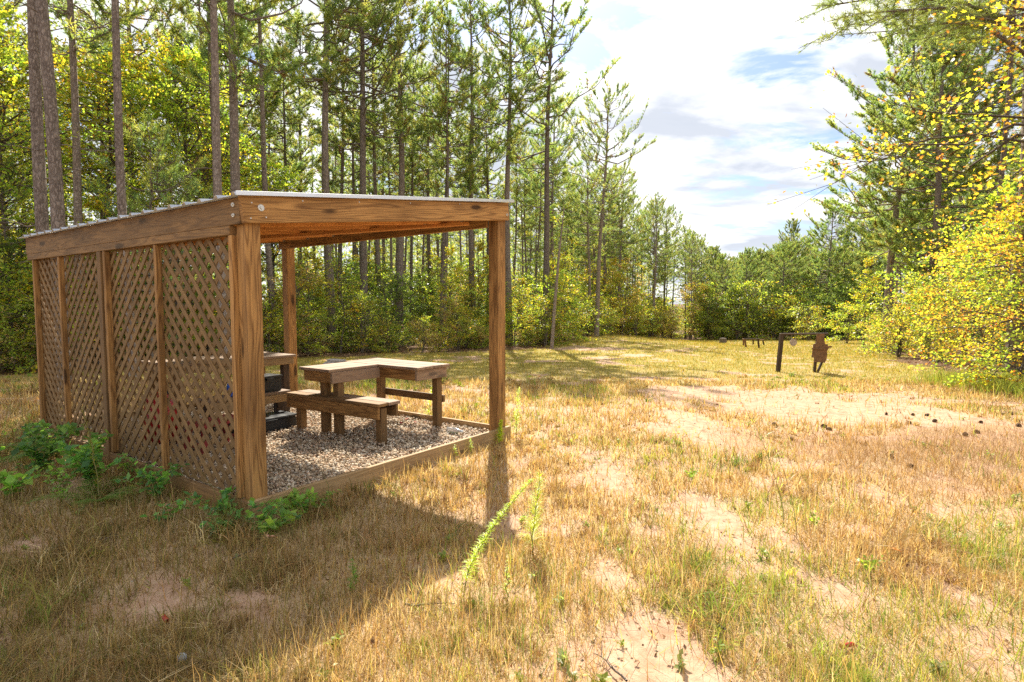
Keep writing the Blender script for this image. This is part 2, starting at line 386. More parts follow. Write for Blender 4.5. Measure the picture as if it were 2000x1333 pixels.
def ground_mat():
    m, nt, out = newmat('ground_soil')
    tc = N(nt, 'ShaderNodeTexCoord')
    at = N(nt, 'ShaderNodeAttribute', attribute_name='col')      # r sand, g straw/litter, b forest
    sp = N(nt, 'ShaderNodeSeparateColor'); L(nt, at.outputs['Color'], sp.inputs[0])
    def noise(s, d=5, r=0.6, st=(1, 1, 1)):
        q = N(nt, 'ShaderNodeMapping'); L(nt, tc.outputs['Object'], q.inputs[0]); q.inputs['Scale'].default_value = st
        n = N(nt, 'ShaderNodeTexNoise'); L(nt, q.outputs[0], n.inputs['Vector']); n.inputs['Scale'].default_value = s; n.inputs['Detail'].default_value = d; n.inputs['Roughness'].default_value = r
        return n.outputs[0]
    fine = noise(95, 6, 0.7); mid = noise(9, 6, 0.65); big = noise(0.9, 5)
    fib = noise(30, 5, 0.7, (1, 5, 1))
    sandc = ramp(nt, mid, [(0.28, (0.30, 0.17, 0.10)), (0.5, (0.43, 0.275, 0.18)), (0.72, (0.51, 0.355, 0.25))])
    sandc = mixc(nt, ramp(nt, fine, [(0.55, 0.0), (0.72, 0.55)]), sandc, (0.33, 0.21, 0.12))
    thatch = ramp(nt, fine, [(0.30, (0.20, 0.13, 0.07)), (0.5, (0.42, 0.29, 0.17)), (0.70, (0.62, 0.47, 0.30))])
    olive = ramp(nt, fine, [(0.30, (0.13, 0.11, 0.03)), (0.5, (0.30, 0.24, 0.06)), (0.72, (0.44, 0.36, 0.09))])
    sxyz = N(nt, 'ShaderNodeSeparateXYZ'); L(nt, tc.outputs['Object'], sxyz.inputs[0])
    farf = ramp(nt, mathn(nt, 'ADD', mathn(nt, 'MULTIPLY', sxyz.outputs[1], 0.03), mathn(nt, 'MULTIPLY', big, 0.35)), [(0.42, 0.0), (0.68, 1.0)])
    base = mixc(nt, farf, thatch, olive)
    strawc = ramp(nt, fib, [(0.3, (0.24, 0.14, 0.07)), (0.5, (0.42, 0.27, 0.14)), (0.7, (0.58, 0.42, 0.26))])
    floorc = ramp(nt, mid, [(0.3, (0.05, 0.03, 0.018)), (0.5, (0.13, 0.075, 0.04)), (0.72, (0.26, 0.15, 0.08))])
    def edge(f):
        return ramp(nt, mathn(nt, 'ADD', f, mathn(nt, 'MULTIPLY', mathn(nt, 'SUBTRACT', mid, 0.5), 0.7)), [(0.30, 0.0), (0.62, 1.0)])
    c = mixc(nt, edge(sp.outputs[0]), base, sandc)
    c = mixc(nt, mathn(nt, 'MULTIPLY', edge(sp.outputs[1]), ramp(nt, noise(2.2, 6, 0.6, (0.5, 1.6, 1)), [(0.44, 0.1), (0.58, 1.0)])), c, strawc)
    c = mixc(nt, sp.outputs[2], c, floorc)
    p = N(nt, 'ShaderNodeBsdfPrincipled'); p.inputs['Roughness'].default_value = 0.95; p.inputs['Specular IOR Level'].default_value = 0.1
    L(nt, c, p.inputs['Base Color'])
    b = N(nt, 'ShaderNodeBump'); b.inputs['Strength'].default_value = 0.6; b.inputs['Distance'].default_value = 0.02
    L(nt, mathn(nt, 'ADD', mathn(nt, 'MULTIPLY', fine, 0.35), mid), b.inputs['Height']); L(nt, b.outputs[0], p.inputs['Normal'])
    L(nt, p.outputs[0], out.inputs[0])
    return m

# ------------------------------------------------------------------ ground
def axis(segs):
    out = []
    for a, b, st in segs: out.append(np.arange(a, b, st))
    return np.concatenate(out)
ys = np.concatenate([-np.geomspace(1, 200, 16)[::-1] , axis([(0, 1, .25), (1, 14, 0.07), (14, 34, 0.2), (34, 70, 0.6)]), 70 * np.geomspace(1, 22, 30)])
xs = np.concatenate([-16 * np.geomspace(1, 60, 28)[::-1], axis([(-15.8, -7, 0.25), (-7, 9, 0.08), (9, 20, 0.2), (20, 40, 0.6)]), 40 * np.geomspace(1, 25, 22)])
X, Y = np.meshgrid(xs, ys)
Z = gz(X, Y)
forest = 1.0 - clearing(X, Y).astype(float)
near = (np.abs(X) < 60) & (Y > -12) & (Y < 80)
forest = np.where(near, forest, 1.0)
s_, t_ = to_st(X, Y)
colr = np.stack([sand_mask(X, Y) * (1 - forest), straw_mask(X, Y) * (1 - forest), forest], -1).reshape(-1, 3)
ny, nx = X.shape
ii = (np.arange(ny - 1)[:, None] * nx + np.arange(nx - 1)[None]).ravel()
Fq = np.stack([ii, ii + 1, ii + nx + 1, ii + nx], -1)
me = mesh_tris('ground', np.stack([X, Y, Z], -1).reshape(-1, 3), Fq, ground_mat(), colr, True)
g = link('ground', me); g['kind'] = 'structure'

# ------------------------------------------------------------------ timber helpers
def chamfer_box(l, t, h, ch=0.004):
    bm = bmesh.new()
    bmesh.ops.create_cube(bm, size=1)
    for v in bm.verts: v.co = Vector((v.co.x * l, v.co.y * t, v.co.z * h))
    bmesh.ops.bevel(bm, geom=bm.edges[:], offset=min(ch, t * .2, h * .2), segments=1, affect='EDGES')
    return bm
def board(name, p0, p1, t, h, mat, parent=None, up=(0, 0, 1), ch=0.004, label=None, bow=0.0):
    """a length of timber from p0 to p1 (centre line); t thick sideways, h along 'up'"""
    p0 = Vector(p0); p1 = Vector(p1)
    d = (p1 - p0); l = d.length; d.normalize()
    u = Vector(up); y = u.cross(d).normalized(); z = d.cross(y).normalized()
    bm = chamfer_box(l, t, h, ch)
    me = bpy.data.meshes.new(name); bm.to_mesh(me); bm.free(); me.materials.append(mat)
    o = bpy.data.objects.new(name, me); C.objects.link(o)
    c = (p0 + p1) / 2
    o.matrix_basis = Matrix(((d.x, y.x, z.x, c.x), (d.y, y.y, z.y, c.y), (d.z, y.z, z.z, c.z), (0, 0, 0, 1)))
    if parent: o.parent = parent
    if label: o['label'] = label
    return o
def bm_obj(name, bm, mat, parent=None, smooth=False):
    me = bpy.data.meshes.new(name); bm.to_mesh(me); bm.free()
    if smooth:
        for p in me.polygons: p.use_smooth = True
    me.materials.append(mat)
    return link(name, me, parent)
def lathe(prof, n=20):
    bm = bmesh.new(); rings = []
    for r, z in prof:
        rings.append([bm.verts.new((max(r, 1e-4) * math.cos(2 * math.pi * k / n), max(r, 1e-4) * math.sin(2 * math.pi * k / n), z)) for k in range(n)])
    for a, b in zip(rings, rings[1:]):
        for k in range(n): bm.faces.new((a[k], a[(k + 1) % n], b[(k + 1) % n], b[k]))
    bm.faces.new(rings[0][::-1]); bm.faces.new(rings[-1])
    return bm

# ------------------------------------------------------------------ shelter
sh = empty('open_shelter', (SH_A[0], SH_A[1], 0), (0, 0, SH_YAW))
tag(sh, 'brown timber shelter with lattice side and corrugated metal roof on gravel pad', 'shelter')
ZA, ZB = 2.155, 2.535                 # underside of beams at the low and the high side
def zroof(s): return ZA + (ZB - ZA) * s / SW
P = 0.14
for (s0, t0, zt, sz) in ((.06, .062, ZA + 0.17, .119), (SW - P / 2, P / 2, ZB + .17, P), (SW - P / 2, 4.22 - P / 2, ZB + .17, P), (P / 2, SD - P / 2, ZA + .17, P)):
    board('post', (s0, t0, -0.05), (s0, t0, zt), sz, sz, M_WOOD, sh, up=(1, 0, 0), ch=0.006)
board('post', (0.012, 2.525, -0.05), (0.012, 2.525, ZA - 0.072), 0.089, 0.12, M_WOOD_D, sh, up=(1, 0, 0))
BT = 0.040
board('front_beam', (-BT, -BT / 2, ZA + 0.098), (SW + 0.01, -BT / 2, ZB + 0.098), BT, 0.195, M_WOOD, sh)
board('side_beam', (-BT / 2, 0.002, ZA + 0.095), (-BT / 2, SD + 0.03, ZA + 0.095), BT, 0.190, M_WOOD_D, sh)
board('top_plate', (-0.012, P + .003, ZA - 0.035), (-0.012, SD - 0.002, ZA - 0.035), 0.06, 0.068, M_WOOD_D, sh)
board('side_beam', (SW - BT / 2 - P, P + .003, ZB + 0.035), (SW - BT / 2 - P, 4.22 + .02, ZB + 0.0), BT, 0.25, M_WOOD, sh)
board('back_beam', (0.0, SD + BT / 2 + .003, ZA + 0.098), (SW, 4.25 + BT / 2, ZB + 0.098), BT, 0.19, M_WOOD_D, sh)
# joists and their hangers
nj = 7
for k in range(nj):
    t = 0.50 + k * (4.1 - 0.55) / (nj - 1)
    s0, s1 = 0.012, SW - P - BT - .004
    j = board('joist', (s0, t, zroof(s0) + 0.078), (s1, t, zroof(s1) + 0.078), 0.038, 0.14, M_JOIST, sh)
    bm = bmesh.new()
    for dy in (-0.0225, 0.0225):
        bmesh.ops.create_cube(bm, size=1, matrix=Matrix.Translation((0, dy, 0.03)) @ Matrix.Diagonal((0.045, 0.003, 0.09, 1)))
    bmesh.ops.create_cube(bm, size=1, matrix=Matrix.Translation((0, 0, -0.0185)) @ Matrix.Diagonal((0.045, 0.05, 0.003, 1)))
    h = bm_obj('joist_hanger', bm, M_ZINC, sh); h.location = (s1 - 0.028, t, zroof(s1) + 0.024)
# diagonal braces under the joists
board('brace', (0.2, 3.4, zroof(.2) - .012), (SW - .35, 0.25, zroof(SW - .35) - .012), 0.089, 0.036, M_JOIST, sh)
# bolts and washers
def disc(name, loc, nrm, r, mat, h=0.008):
    bm = lathe([(r, 0), (r, h * .6), (r * .86, h), (r * .4, h), (r * .38, h * 1.9)], 16)
    o = bm_obj(name, bm, mat, sh); o.location = loc
    o.rotation_euler = Vector(nrm).to_track_quat('Z', 'Y').to_euler()
disc('bolt_head', (0.10, -BT - .001, ZA + 0.125), (0, -1, 0), 0.026, M_ZINC)
disc('bolt_head', (-BT - .001, 0.075, ZA + 0.14), (-1, 0, 0), 0.017, M_ZINC)
disc('bolt_head', (-BT - .001, 0.075, ZA + 0.065), (-1, 0, 0), 0.015, M_ZINC)
disc('bolt_head', (SW - .03, -BT - .001, ZB + 0.055), (0, -1, 0), 0.015, M_ZINC)
for s, zz in ((.14, .045), (.02, .04), (.03, .15), (.45, .17), (1.0, .17), (1.6, .17), (2.3, .17)):
    disc('nail_head', (s, -BT - .001, zroof(s) + zz), (0, -1, 0), 0.006, M_ZINC, 0.002)
# roof panels
def roof_panel(t0, wid, nrib, first):
    prof = [(0.0, 0.0)]
    pit = wid / nrib
    for k in range(nrib):
        a = k * pit
        prof += [(a + 0.012, 0.0), (a + 0.03, 0.024), (a + 0.058, 0.024), (a + 0.076, 0.0), (a + pit * .45, 0.0), (a + pit * .47, .004), (a + pit * .5, 0.0), (a + pit * 0.72, 0), (a + pit * .74, .004), (a + pit * .77, 0)]
    prof.append((wid + .03, 0.0))
    V = []; F = []
    s0, s1 = -0.10, SW + 0.07
    n = len(prof)
    for dz in (0.0, -0.0012):
        for (s) in (s0, s1):
            for (y, z) in prof: V.append((s, t0 + y, zroof(s) + 0.199 + z + dz + (0.0015 if not first else 0)))
    for i in range(n - 1):
        F.append((i, i + 1, n + i + 1, n + i)); F.append((2 * n + i, 3 * n + i, 3 * n + i + 1, 2 * n + i + 1))
        F.append((i, 2 * n + i, 2 * n + i + 1, i + 1)); F.append((n + i, n + i + 1, 3 * n + i + 1, 3 * n + i))
    me = mesh_tris('roof_panel', V, F, M_METAL)
    link('roof_panel', me, sh)
npan = 5; pw = (SD + 0.14) / npan
for k in range(npan): roof_panel(-0.075 + k * pw, pw, 4, k == 0)
board('roof_edging', (-0.10, -0.07, zroof(-0.10) + 0.212), (SW + 0.07, -0.07, zroof(SW + .07) + 0.212), 0.008, 0.030, M_METAL, sh, ch=0.001)
# kick boards round the gravel
board('kickboard', (-0.05, -0.022, 0.055), (SW + 0.05, -0.022, 0.055), 0.04, 0.17, M_KICK, sh)
board('kickboard', (-0.022, 0.0, 0.05), (-0.022, SD + 0.25, 0.05), 0.04, 0.15, M_WOOD_D, sh)
board('kickboard', (SW + .02, 0.0, 0.05), (SW + .02, SD, 0.05), 0.04, 0.15, M_KICK, sh)
board('kickboard', (0.0, SD + .024, 0.05), (SW + .04, SD + .024, 0.05), 0.04, 0.15, M_WOOD_D, sh)
# studs on the lattice side
studs = [(0.148, .05), (1.36, .042), (2.43, .048), (3.64, .042), (4.45, .038)]
for t, wd in studs:
    board('stud', (-0.012, t, 0.13), (-0.012, t, ZA - 0.07), wd, 0.05, M_WOOD if wd > .03 else M_WOOD_D, sh, up=(1, 0, 0))
# lattice
def clip_poly(poly, a0, a1, b0, b1):
    def clip(pl, ax, lim, keep_less):
        out = []
        for i in range(len(pl)):
            p, q = pl[i], pl[(i + 1) % len(pl)]
            inp = p[ax] <= lim if keep_less else p[ax] >= lim
            inq = q[ax] <= lim if keep_less else q[ax] >= lim
            if inp: out.append(p)
            if inp != inq:
                f = (lim - p[ax]) / (q[ax] - p[ax]); out.append((p[0] + f * (q[0] - p[0]), p[1] + f * (q[1] - p[1])))
        return out
    for ax, lim, less in ((0, a0, False), (0, a1, True), (1, b0, False), (1, b1, True)):
        poly = clip(poly, ax, lim, less)
        if len(poly) < 3: return []
    return poly
pitch = 0.142; sw = 0.043
for bi, (ta, tb, front) in enumerate(((0.182, 1.337, 1), (1.383, 2.405, -1), (2.60, 3.617, -1), (3.663, 4.43, 1))):
    pan = link('lattice_panel', None, sh); pan.empty_display_size = 0.1
    zb, zt = 0.13, ZA - 0.072
    for layer in (0, 1):
        sg = front if layer == 0 else -front
        s_out = 0.010 + layer * 0.0085
        # strip direction in (t, z): dz/dt = sg ; seen from outside t grows away from the viewer
        n0 = int((tb - ta + zt - zb) / pitch) + 3
        off = RNG.uniform(0, pitch)
        for k in range(-1, n0):
            jk = RNG.normal() * .0035
            if sg > 0: c0 = (ta - (zt - zb)) + off + jk + k * pitch      # line t - z = c
            else: c0 = ta + off + jk + (k) * pitch                       # line t + z = c
            dw = sw * math.sqrt(2) / 2
            if sg > 0: quad = [(c0 - dw + 0.0, zb), (c0 + dw, zb), (c0 + dw + (zt - zb), zt), (c0 - dw + (zt - zb), zt)]
            else: quad = [(c0 - dw, zb), (c0 + dw, zb), (c0 + dw - (zt - zb), zt), (c0 - dw - (zt - zb), zt)]
            pl = clip_poly(quad, ta, tb, zb, zt)
            if len(pl) < 3: continue
            cen = np.mean(pl, axis=0)
            # local frame: x along strip
            ang_ = math.pi / 4 * sg
            dx, dz = (math.cos(ang_), math.sin(ang_))
            loc = [((p[0] - cen[0]) * dx + (p[1] - cen[1]) * dz, -(p[0] - cen[0]) * dz + (p[1] - cen[1]) * dx) for p in pl]
            n = len(loc)
            th = 0.0075
            jig = RNG.uniform(-0.0006, 0.0006)
            V = [(a, 0, b) for a, b in loc] + [(a, th, b) for a, b in loc]
            bm = bmesh.new(); vs = [bm.verts.new(v) for v in V]
            bm.faces.new(vs[:n]); bm.faces.new(vs[n:][::-1])
            for i in range(n): bm.faces.new((vs[i], vs[n + i], vs[n + (i + 1) % n], vs[(i + 1) % n]))
            bmesh.ops.recalc_face_normals(bm, faces=bm.faces)
            me = bpy.data.meshes.new('slat'); bm.to_mesh(me); bm.free(); me.materials.append(M_LATT)
            o = bpy.data.objects.new('slat', me); C.objects.link(o); o.parent = pan
            # local x -> (0, dx, dz); local y -> +s ; local z -> (0,-dz,dx)
            o.matrix_basis = Matrix(((0, 1, 0, s_out + jig), (dx, 0, -dz, cen[0]), (dz, 0, dx, cen[1]), (0, 0, 0, 1)))

# gravel pad
bm = bmesh.new()
vs = [bm.verts.new(p) for p in ((0.0, 0.0, 0.035), (SW, 0.0, 0.035), (SW, SD, 0.035), (0.0, SD, 0.035))]
bm.faces.new(vs)
pad = bm_obj('gravel_bed', bm, simple_mat('gravel_dust', (0.33, 0.25, 0.17), 0.95, 0, 0.4, 40), None)
pad.location = (SH_A[0], SH_A[1], 0); pad.rotation_euler = (0, 0, SH_YAW); pad['kind'] = 'structure'
def stones(n, s0, s1, t0, t1, rmin, rmax, zfun, seed):
    r = np.random.default_rng(seed)
    bm = bmesh.new(); bmesh.ops.create_icosphere(bm, subdivisions=1, radius=1)
    bv = np.array([v.co[:] for v in bm.verts]); bf = np.array([[v.index for v in f.verts] for f in bm.faces]); bm.free()
    V = bv[None] * r.uniform(.72, 1.2, (n, len(bv), 1))
    V = V * np.stack([r.uniform(.8, 1.5, n), r.uniform(.6, 1.1, n), r.uniform(.4, .8, n)], -1)[:, None]
    ax = unit(r.normal(size=(n, 3))); an = r.uniform(0, 6.28, n)
    # rodrigues: mostly flat stones, random yaw and a modest tilt
    ax = unit(ax * np.array([.25, .25, 1.0]))
    c = np.cos(an)[:, None, None]; s = np.sin(an)[:, None, None]
    k = ax[:, None]
    V = V * c + np.cross(np.broadcast_to(k, V.shape), V) * s + k * (V * k).sum(-1, keepdims=True) * (1 - c)
    rad = rmin + (rmax - rmin) * r.random(n) ** 2
    V *= rad[:, None, None]
    ps = r.uniform(s0, s1, n); pt = r.uniform(t0, t1, n)
    z = zfun(ps, pt) + r.uniform(0, 0.022, n)
    V += np.stack([ps, pt, z], -1)[:, None]
    F = (bf[None] + (np.arange(n) * len(bv))[:, None, None]).reshape(-1, 3)
    pal = np.array([(.66, .51, .34), (.74, .61, .44), (.56, .40, .25), (.38, .27, .17), (.78, .68, .54), (.56, .46, .36), (.62, .42, .28)])
    col = pal[r.integers(0, len(pal), n)] * r.uniform(.55, 1.15, (n, 1))
    return V.reshape(-1, 3), F, np.repeat(col, len(bv), 0)
def attr_mat(name, rough=.85, bump=0.0):
    m, nt, out = newmat(name)
    at = N(nt, 'ShaderNodeAttribute', attribute_name='col')
    tc = N(nt, 'ShaderNodeTexCoord'); nz = N(nt, 'ShaderNodeTexNoise'); L(nt, tc.outputs['Object'], nz.inputs['Vector']); nz.inputs['Scale'].default_value = 60
    c = mixc(nt, 1.0, at.outputs['Color'], ramp(nt, nz.outputs[0], [(.3, .75), (.7, 1.15)]), 'MULTIPLY')
    p = N(nt, 'ShaderNodeBsdfPrincipled'); p.inputs['Roughness'].default_value = rough; p.inputs['Specular IOR Level'].default_value = .25
    L(nt, c, p.inputs['Base Color']); L(nt, p.outputs[0], out.inputs[0])
    return m
M_PEB = attr_mat('pebbles')
V, F, K = stones(27000, 0.02, SW - .02, 0.02, SD - .02, 0.0085, 0.021, lambda s, t: 0.044 + 0.012 * fbm(s * 3, t * 3, 2), 11)
gr = link('gravel', mesh_tris('gravel', V, F, M_PEB, K))
gr.location = (SH_A[0], SH_A[1], 0); gr.rotation_euler = (0, 0, SH_YAW)
tag(gr, 'loose tan and grey gravel spread inside the shelter kickboards', 'gravel', kind='stuff')

# ------------------------------------------------------------------ furniture (in shelter coordinates)
def st_empty(name, s, t, z=0.0, rz=0.0):
    x, y = from_st(s, t)
    return empty(name, (x, y, z), (0, 0, SH_YAW + rz))
b1 = st_empty('shooting_bench', 0, 0)
tag(b1, 'L-shaped wooden shooting bench with attached low seat standing nearest the open front', 'bench')
TZ = 0.80
def planks_s(s0, s1, t0, t1, z, nb, parent, mat, th=0.035, along='s', nm='top_plank'):
    for k in range(nb):
        if along == 's':
            wd = (t1 - t0) / nb; c = t0 + (k + .5) * wd
            board(nm, (s0 + RNG.uniform(-.006, .006), c, z + RNG.uniform(-.0015, .0015)), (s1 + RNG.uniform(-.006, .006), c, z), wd - 0.006, th, mat, parent)
        else:
            wd = (s1 - s0) / nb; c = s0 + (k + .5) * wd
            board(nm, (c, t0 + RNG.uniform(-.006, .006), z + RNG.uniform(-.0015, .0015)), (c, t1 + RNG.uniform(-.006, .006), z), wd - 0.006, th, mat, parent)
planks_s(1.78, 2.50, 1.47, 2.03, TZ + .018, 3, b1, M_TOP, .034)
planks_s(2.506, 3.08, 0.80, 2.12, TZ + .018, 4, b1, M_TOP, .034, along='t')
AH = 0.125
board('apron', (1.84, 1.50, TZ - AH / 2), (1.84, 1.99, TZ - AH / 2), .036, AH, M_WOOD, b1)
board('apron', (1.822, 1.48, TZ - AH / 2 - .002), (2.53, 1.48, TZ - AH / 2 - .002), .036, AH + .004, M_TOP, b1)
board('apron', (2.55, 1.46, TZ - AH / 2), (2.55, 0.87, TZ - AH / 2), .036, AH, M_WOOD, b1)
board('apron', (2.532, 0.85, TZ - AH / 2 - .002), (3.05, 0.85, TZ - AH / 2 - .002), .036, AH, M_TOP, b1)
board('apron', (3.03, .872, TZ - AH / 2), (3.03, 2.08, TZ - AH / 2), .036, AH, M_WOOD_D, b1)
board('apron', (1.86, 2.01, TZ - AH / 2), (3.01, 2.01, TZ - AH / 2), .036, AH, M_WOOD_D, b1)
for (s, t, zt) in ((1.93, 1.73, TZ - .002), (1.96, 1.44 + .09, TZ - .002), (2.965, 2.05 - .11, TZ - .002), (2.965, 0.92, TZ - .002), (1.90, 2.17, .445), (1.98, .83, .445)):
    board('leg', (s, t, 0.02), (s, t, zt), .089, .089, M_WOOD_D, b1, up=(1, 0, 0))
board('rail', (3.03, 0.86, .40), (3.03, 1.99, .40), .036, .089, M_WOOD_D, b1)
# low seat: top and two aprons either side of the legs
for (sa, sb) in ((1.79, 1.93), (1.936, 2.12)):
    board('seat_plank', ((sa + sb) / 2 - .02, 2.29, .488), ((sa + sb) / 2 + .07, .74, .488), sb - sa - .004, .036, M_TOP if sa > 1.9 else M_WOOD_D, b1)
board('seat_apron', (1.79, 2.28, .40), (1.885, .76, .40), .036, .135, M_WOOD, b1)
board('seat_apron', (2.055, 2.26, .40), (2.15, .76, .40), .036, .135, M_WOOD_D, b1)

b2 = st_empty('shooting_bench', 0, 0)
tag(b2, 'weathered grey-topped bench with low seat at the back corner behind the lattice', 'bench')
planks_s(0.85, 2.52, 3.18, 3.98, .85, 5, b2, M_TOP, .034)
board('apron', (0.88, 3.22, .785), (2.50, 3.22, .785), .036, .095, M_KICK, b2)
board('apron', (0.88, 3.95, .785), (2.50, 3.95, .785), .036, .095, M_WOOD_D, b2)
board('apron', (2.48, 3.24, .785), (2.48, 3.93, .785), .036, .093, M_WOOD_D, b2)
board('apron', (0.90, 3.24, .785), (0.90, 3.93, .785), .036, .093, M_WOOD_D, b2)
for (s, t) in ((.96, 3.29), (2.41, 3.29), (.96, 3.88), (2.41, 3.88)):
    board('leg', (s, t, .02), (s, t, .83), .089, .089, M_OLDW if s > 2 and t < 3.5 else M_WOOD_D, b2, up=(1, 0, 0))
for k in range(2): board('seat_plank', (1.0, 2.70 + k * .17, .455), (2.06, 2.70 + k * .17, .455), .16, .034, M_TOP, b2)
board('seat_apron', (1.02, 2.635, .385), (2.04, 2.635, .385), .034, .10, M_KICK, b2)
board('seat_apron', (1.02, 2.92, .385), (2.04, 2.92, .385), .034, .10, M_WOOD_D, b2)
for (s) in (1.08, 1.98): board('leg', (s, 2.78, .02), (s, 2.78, .437), .089, .089, M_OLDW, b2, up=(1, 0, 0))

def crate(name, s, t, z, l, wd, h, mat, label, cat, rz=0.1):
    o = st_empty(name, s, t, z, rz)
    tag(o, label, cat)
    bm = bmesh.new()
    bmesh.ops.create_cube(bm, size=1, matrix=Matrix.Translation((0, 0, h * .42)) @ Matrix.Diagonal((l, wd, h * .84, 1)))
    bmesh.ops.bevel(bm, geom=bm.edges[:], offset=.012, segments=2, affect='EDGES')
    bm_obj('body', bm, mat, o)
    bm = bmesh.new()
    bmesh.ops.create_cube(bm, size=1, matrix=Matrix.Translation((0, 0, h * .93)) @ Matrix.Diagonal((l * 1.05, wd * 1.06, h * .15, 1)))
    bmesh.ops.bevel(bm, geom=bm.edges[:], offset=.008, segments=2, affect='EDGES')
    bm_obj('lid', bm, mat, o)
    bm = bmesh.new()
    bmesh.ops.create_cube(bm, size=1, matrix=Matrix.Translation((0, -wd * .56, h * .8)) @ Matrix.Diagonal((l * .25, .012, h * .16, 1)))
    bm_obj('latch', bm, mat, o)
    return o
crate('plastic_bin', 1.78, 2.80, .473, .38, .26, .20, M_BLACK, 'black plastic bin with lid sitting on the weathered low seat', 'bin')
crate('plastic_bin', 1.55, 2.48, .06, .75, .36, .16, M_BLACK, 'flat black plastic box on the gravel below the low seat', 'box', 0.03)
def bottle(name, x, y, z, mat, capm, label, scale=1.0, lie=False, rz=0.0):
    o = empty(name, (x, y, z), (math.radians(88) if lie else 0, 0, rz)); tag(o, label, 'bottle')
    s = scale
    bm = lathe([(.028 * s, 0), (.033 * s, .008 * s), (.033 * s, .055 * s), (.029 * s, .065 * s), (.033 * s, .078 * s), (.033 * s, .13 * s), (.014 * s, .175 * s), (.012 * s, .19 * s)], 16)
    bm_obj('body', bm, mat, o, True)
    bm = lathe([(.0145 * s, .19 * s), (.0145 * s, .212 * s), (.012 * s, .214 * s)], 14)
    bm_obj('cap', bm, capm, o)
def clear_mat():
    m, nt, out = newmat('clear_plastic')
    p = N(nt, 'ShaderNodeBsdfPrincipled'); p.inputs['Base Color'].default_value = (.9, .93, .97, 1); p.inputs['Roughness'].default_value = .12
    p.inputs['Transmission Weight'].default_value = .75; p.inputs['IOR'].default_value = 1.3
    L(nt, p.outputs[0], out.inputs[0]); return m
M_CLEAR = clear_mat()
x, y = from_st(1.32, 2.74); bottle('bottle', x, y, .473, M_BLUE, M_WHITE, 'small blue bottle standing on the weathered low seat')
x, y = from_st(2.72, .53); bottle('bottle', x, y, .105, M_CLEAR, M_WHITE, 'clear empty bottle lying on the sunlit gravel by the bench', 1.05, True, 1.0)
# red stool and fuel can behind the lattice
rs = st_empty('low_stool', .78, 2.05, 0, 0.15); tag(rs, 'low dark red wooden stool half hidden behind the near lattice', 'stool')
for k in range(3): board('seat_plank', (-.30, -.13 + k * .13, .35), (.30, -.13 + k * .13, .35), .12, .026, M_REDW, rs)
for sx in (-1, 1):
    for sy in (-1, 1): board('leg', (.24 * sx, .15 * sy, .03), (.20 * sx, .12 * sy, .336), .06, .05, M_REDW, rs, up=(1, 0, 0))
    board('stretcher', (.225 * sx, -.10, .14), (.225 * sx, .10, .14), .025, .05, M_REDW, rs)
fc = st_empty('fuel_can', .55, 2.75, .075, .4); tag(fc, 'red plastic fuel can standing on the gravel behind the lattice', 'fuel can')
bm = bmesh.new(); bmesh.ops.create_cube(bm, size=1, matrix=Matrix.Translation((0, 0, .26)) @ Matrix.Diagonal((.34, .22, .50, 1)))
for v in bm.verts:
    if v.co.z > .4: v.co.x *= .7
bmesh.ops.bevel(bm, geom=bm.edges[:], offset=.03, segments=3, affect='EDGES'); bm_obj('body', bm, M_RED, fc, True)
th = np.linspace(0, np.pi, 9); V, F = tube(np.stack([.08 * np.cos(th), 0 * th, .50 + .06 * np.sin(th)], -1), np.full(9, .014), 8); link('handle', mesh_tris('handle', V, F, M_RED, None, True), fc)
bm = lathe([(.022, .50), (.022, .56), (.012, .57), (.010, .66)], 12); o = bm_obj('spout', bm, M_BLACK, fc); o.location = (.10, 0, -.01)

# stack of flat slabs on the grass behind the bench
st0 = empty('slab_stack', (-4.9, 16.0, float(gz(-4.9, 16.0)))); st0.scale = (.62, .62, .8); tag(st0, 'weathered grey slabs stacked on the grass beyond the bench', 'slab stack')
for k, (dx, dy, z, l, wd, rr) in enumerate(((0, 0, .12, .9, .5, .1), (.12, 0, .30, .72, .42, -.2), (-.1, 0, .22, .5, .5, .5))):
    bm = chamfer_box(l, wd, .09 if k else .24, .02)
    for v in bm.verts: v.co += Vector((RNG.normal() * .008, RNG.normal() * .008, RNG.normal() * .004))
    o = bm_obj('slab', bm, M_STONE, st0); o.location = (dx, dy, z); o.rotation_euler = (0, .03 * k, rr)

# ------------------------------------------------------------------ targets in the field
def wpt(px, py, y):
    """the point of the place at distance y that the photograph shows at (px, py): used only to measure where things stand"""
    a = (px - 1000) / FPX; b = -(py - 666.5) / FPX
    c, s = math.cos(PITCH), math.sin(PITCH)
    d = (a, c + s * b, -s + c * b); k = y / d[1]
    return d[0] * k, y, CAMH + d[2] * k
def gpt(px, py):
    lo, hi = 0.5, 200.0
    a = (px - 1000) / FPX; b = -(py - 666.5) / FPX
    c, s = math.cos(PITCH), math.sin(PITCH)
    d = (a, c + s * b, -s + c * b)
    for _ in range(50):
        y = (lo + hi) / 2; k = y / d[1]
        if CAMH + d[2] * k > float(gbase(d[0] * k, y)): lo = y
        else: hi = y
    return d[0] * y / d[1], y
fx, fy = gpt(1519, 727)
tf = empty('target_stand', (fx, fy, float(gz(fx, fy)))); tag(tf, 'leaning dark timber frame holding hanging targets in the sunny grass', 'target frame')
def rel(px, py, y, o=tf): 
    q = wpt(px, py, y); return (q[0] - o.location.x, q[1] - o.location.y, q[2] - o.location.z)
y2 = fy - 0.25
board('post', rel(1519, 730, fy), rel(1527, 652, fy), .10, .09, M_OLDW, tf, up=(1, 0, 0))
board('post', rel(1590, 734, y2), rel(1597, 655, y2), .06, .06, M_OLDW, tf, up=(1, 0, 0))
board('brace', rel(1593.5, 735, y2 - .14), rel(1611, 694, y2 + .06), .055, .05, M_OLDW, tf, up=(1, 0, 0))
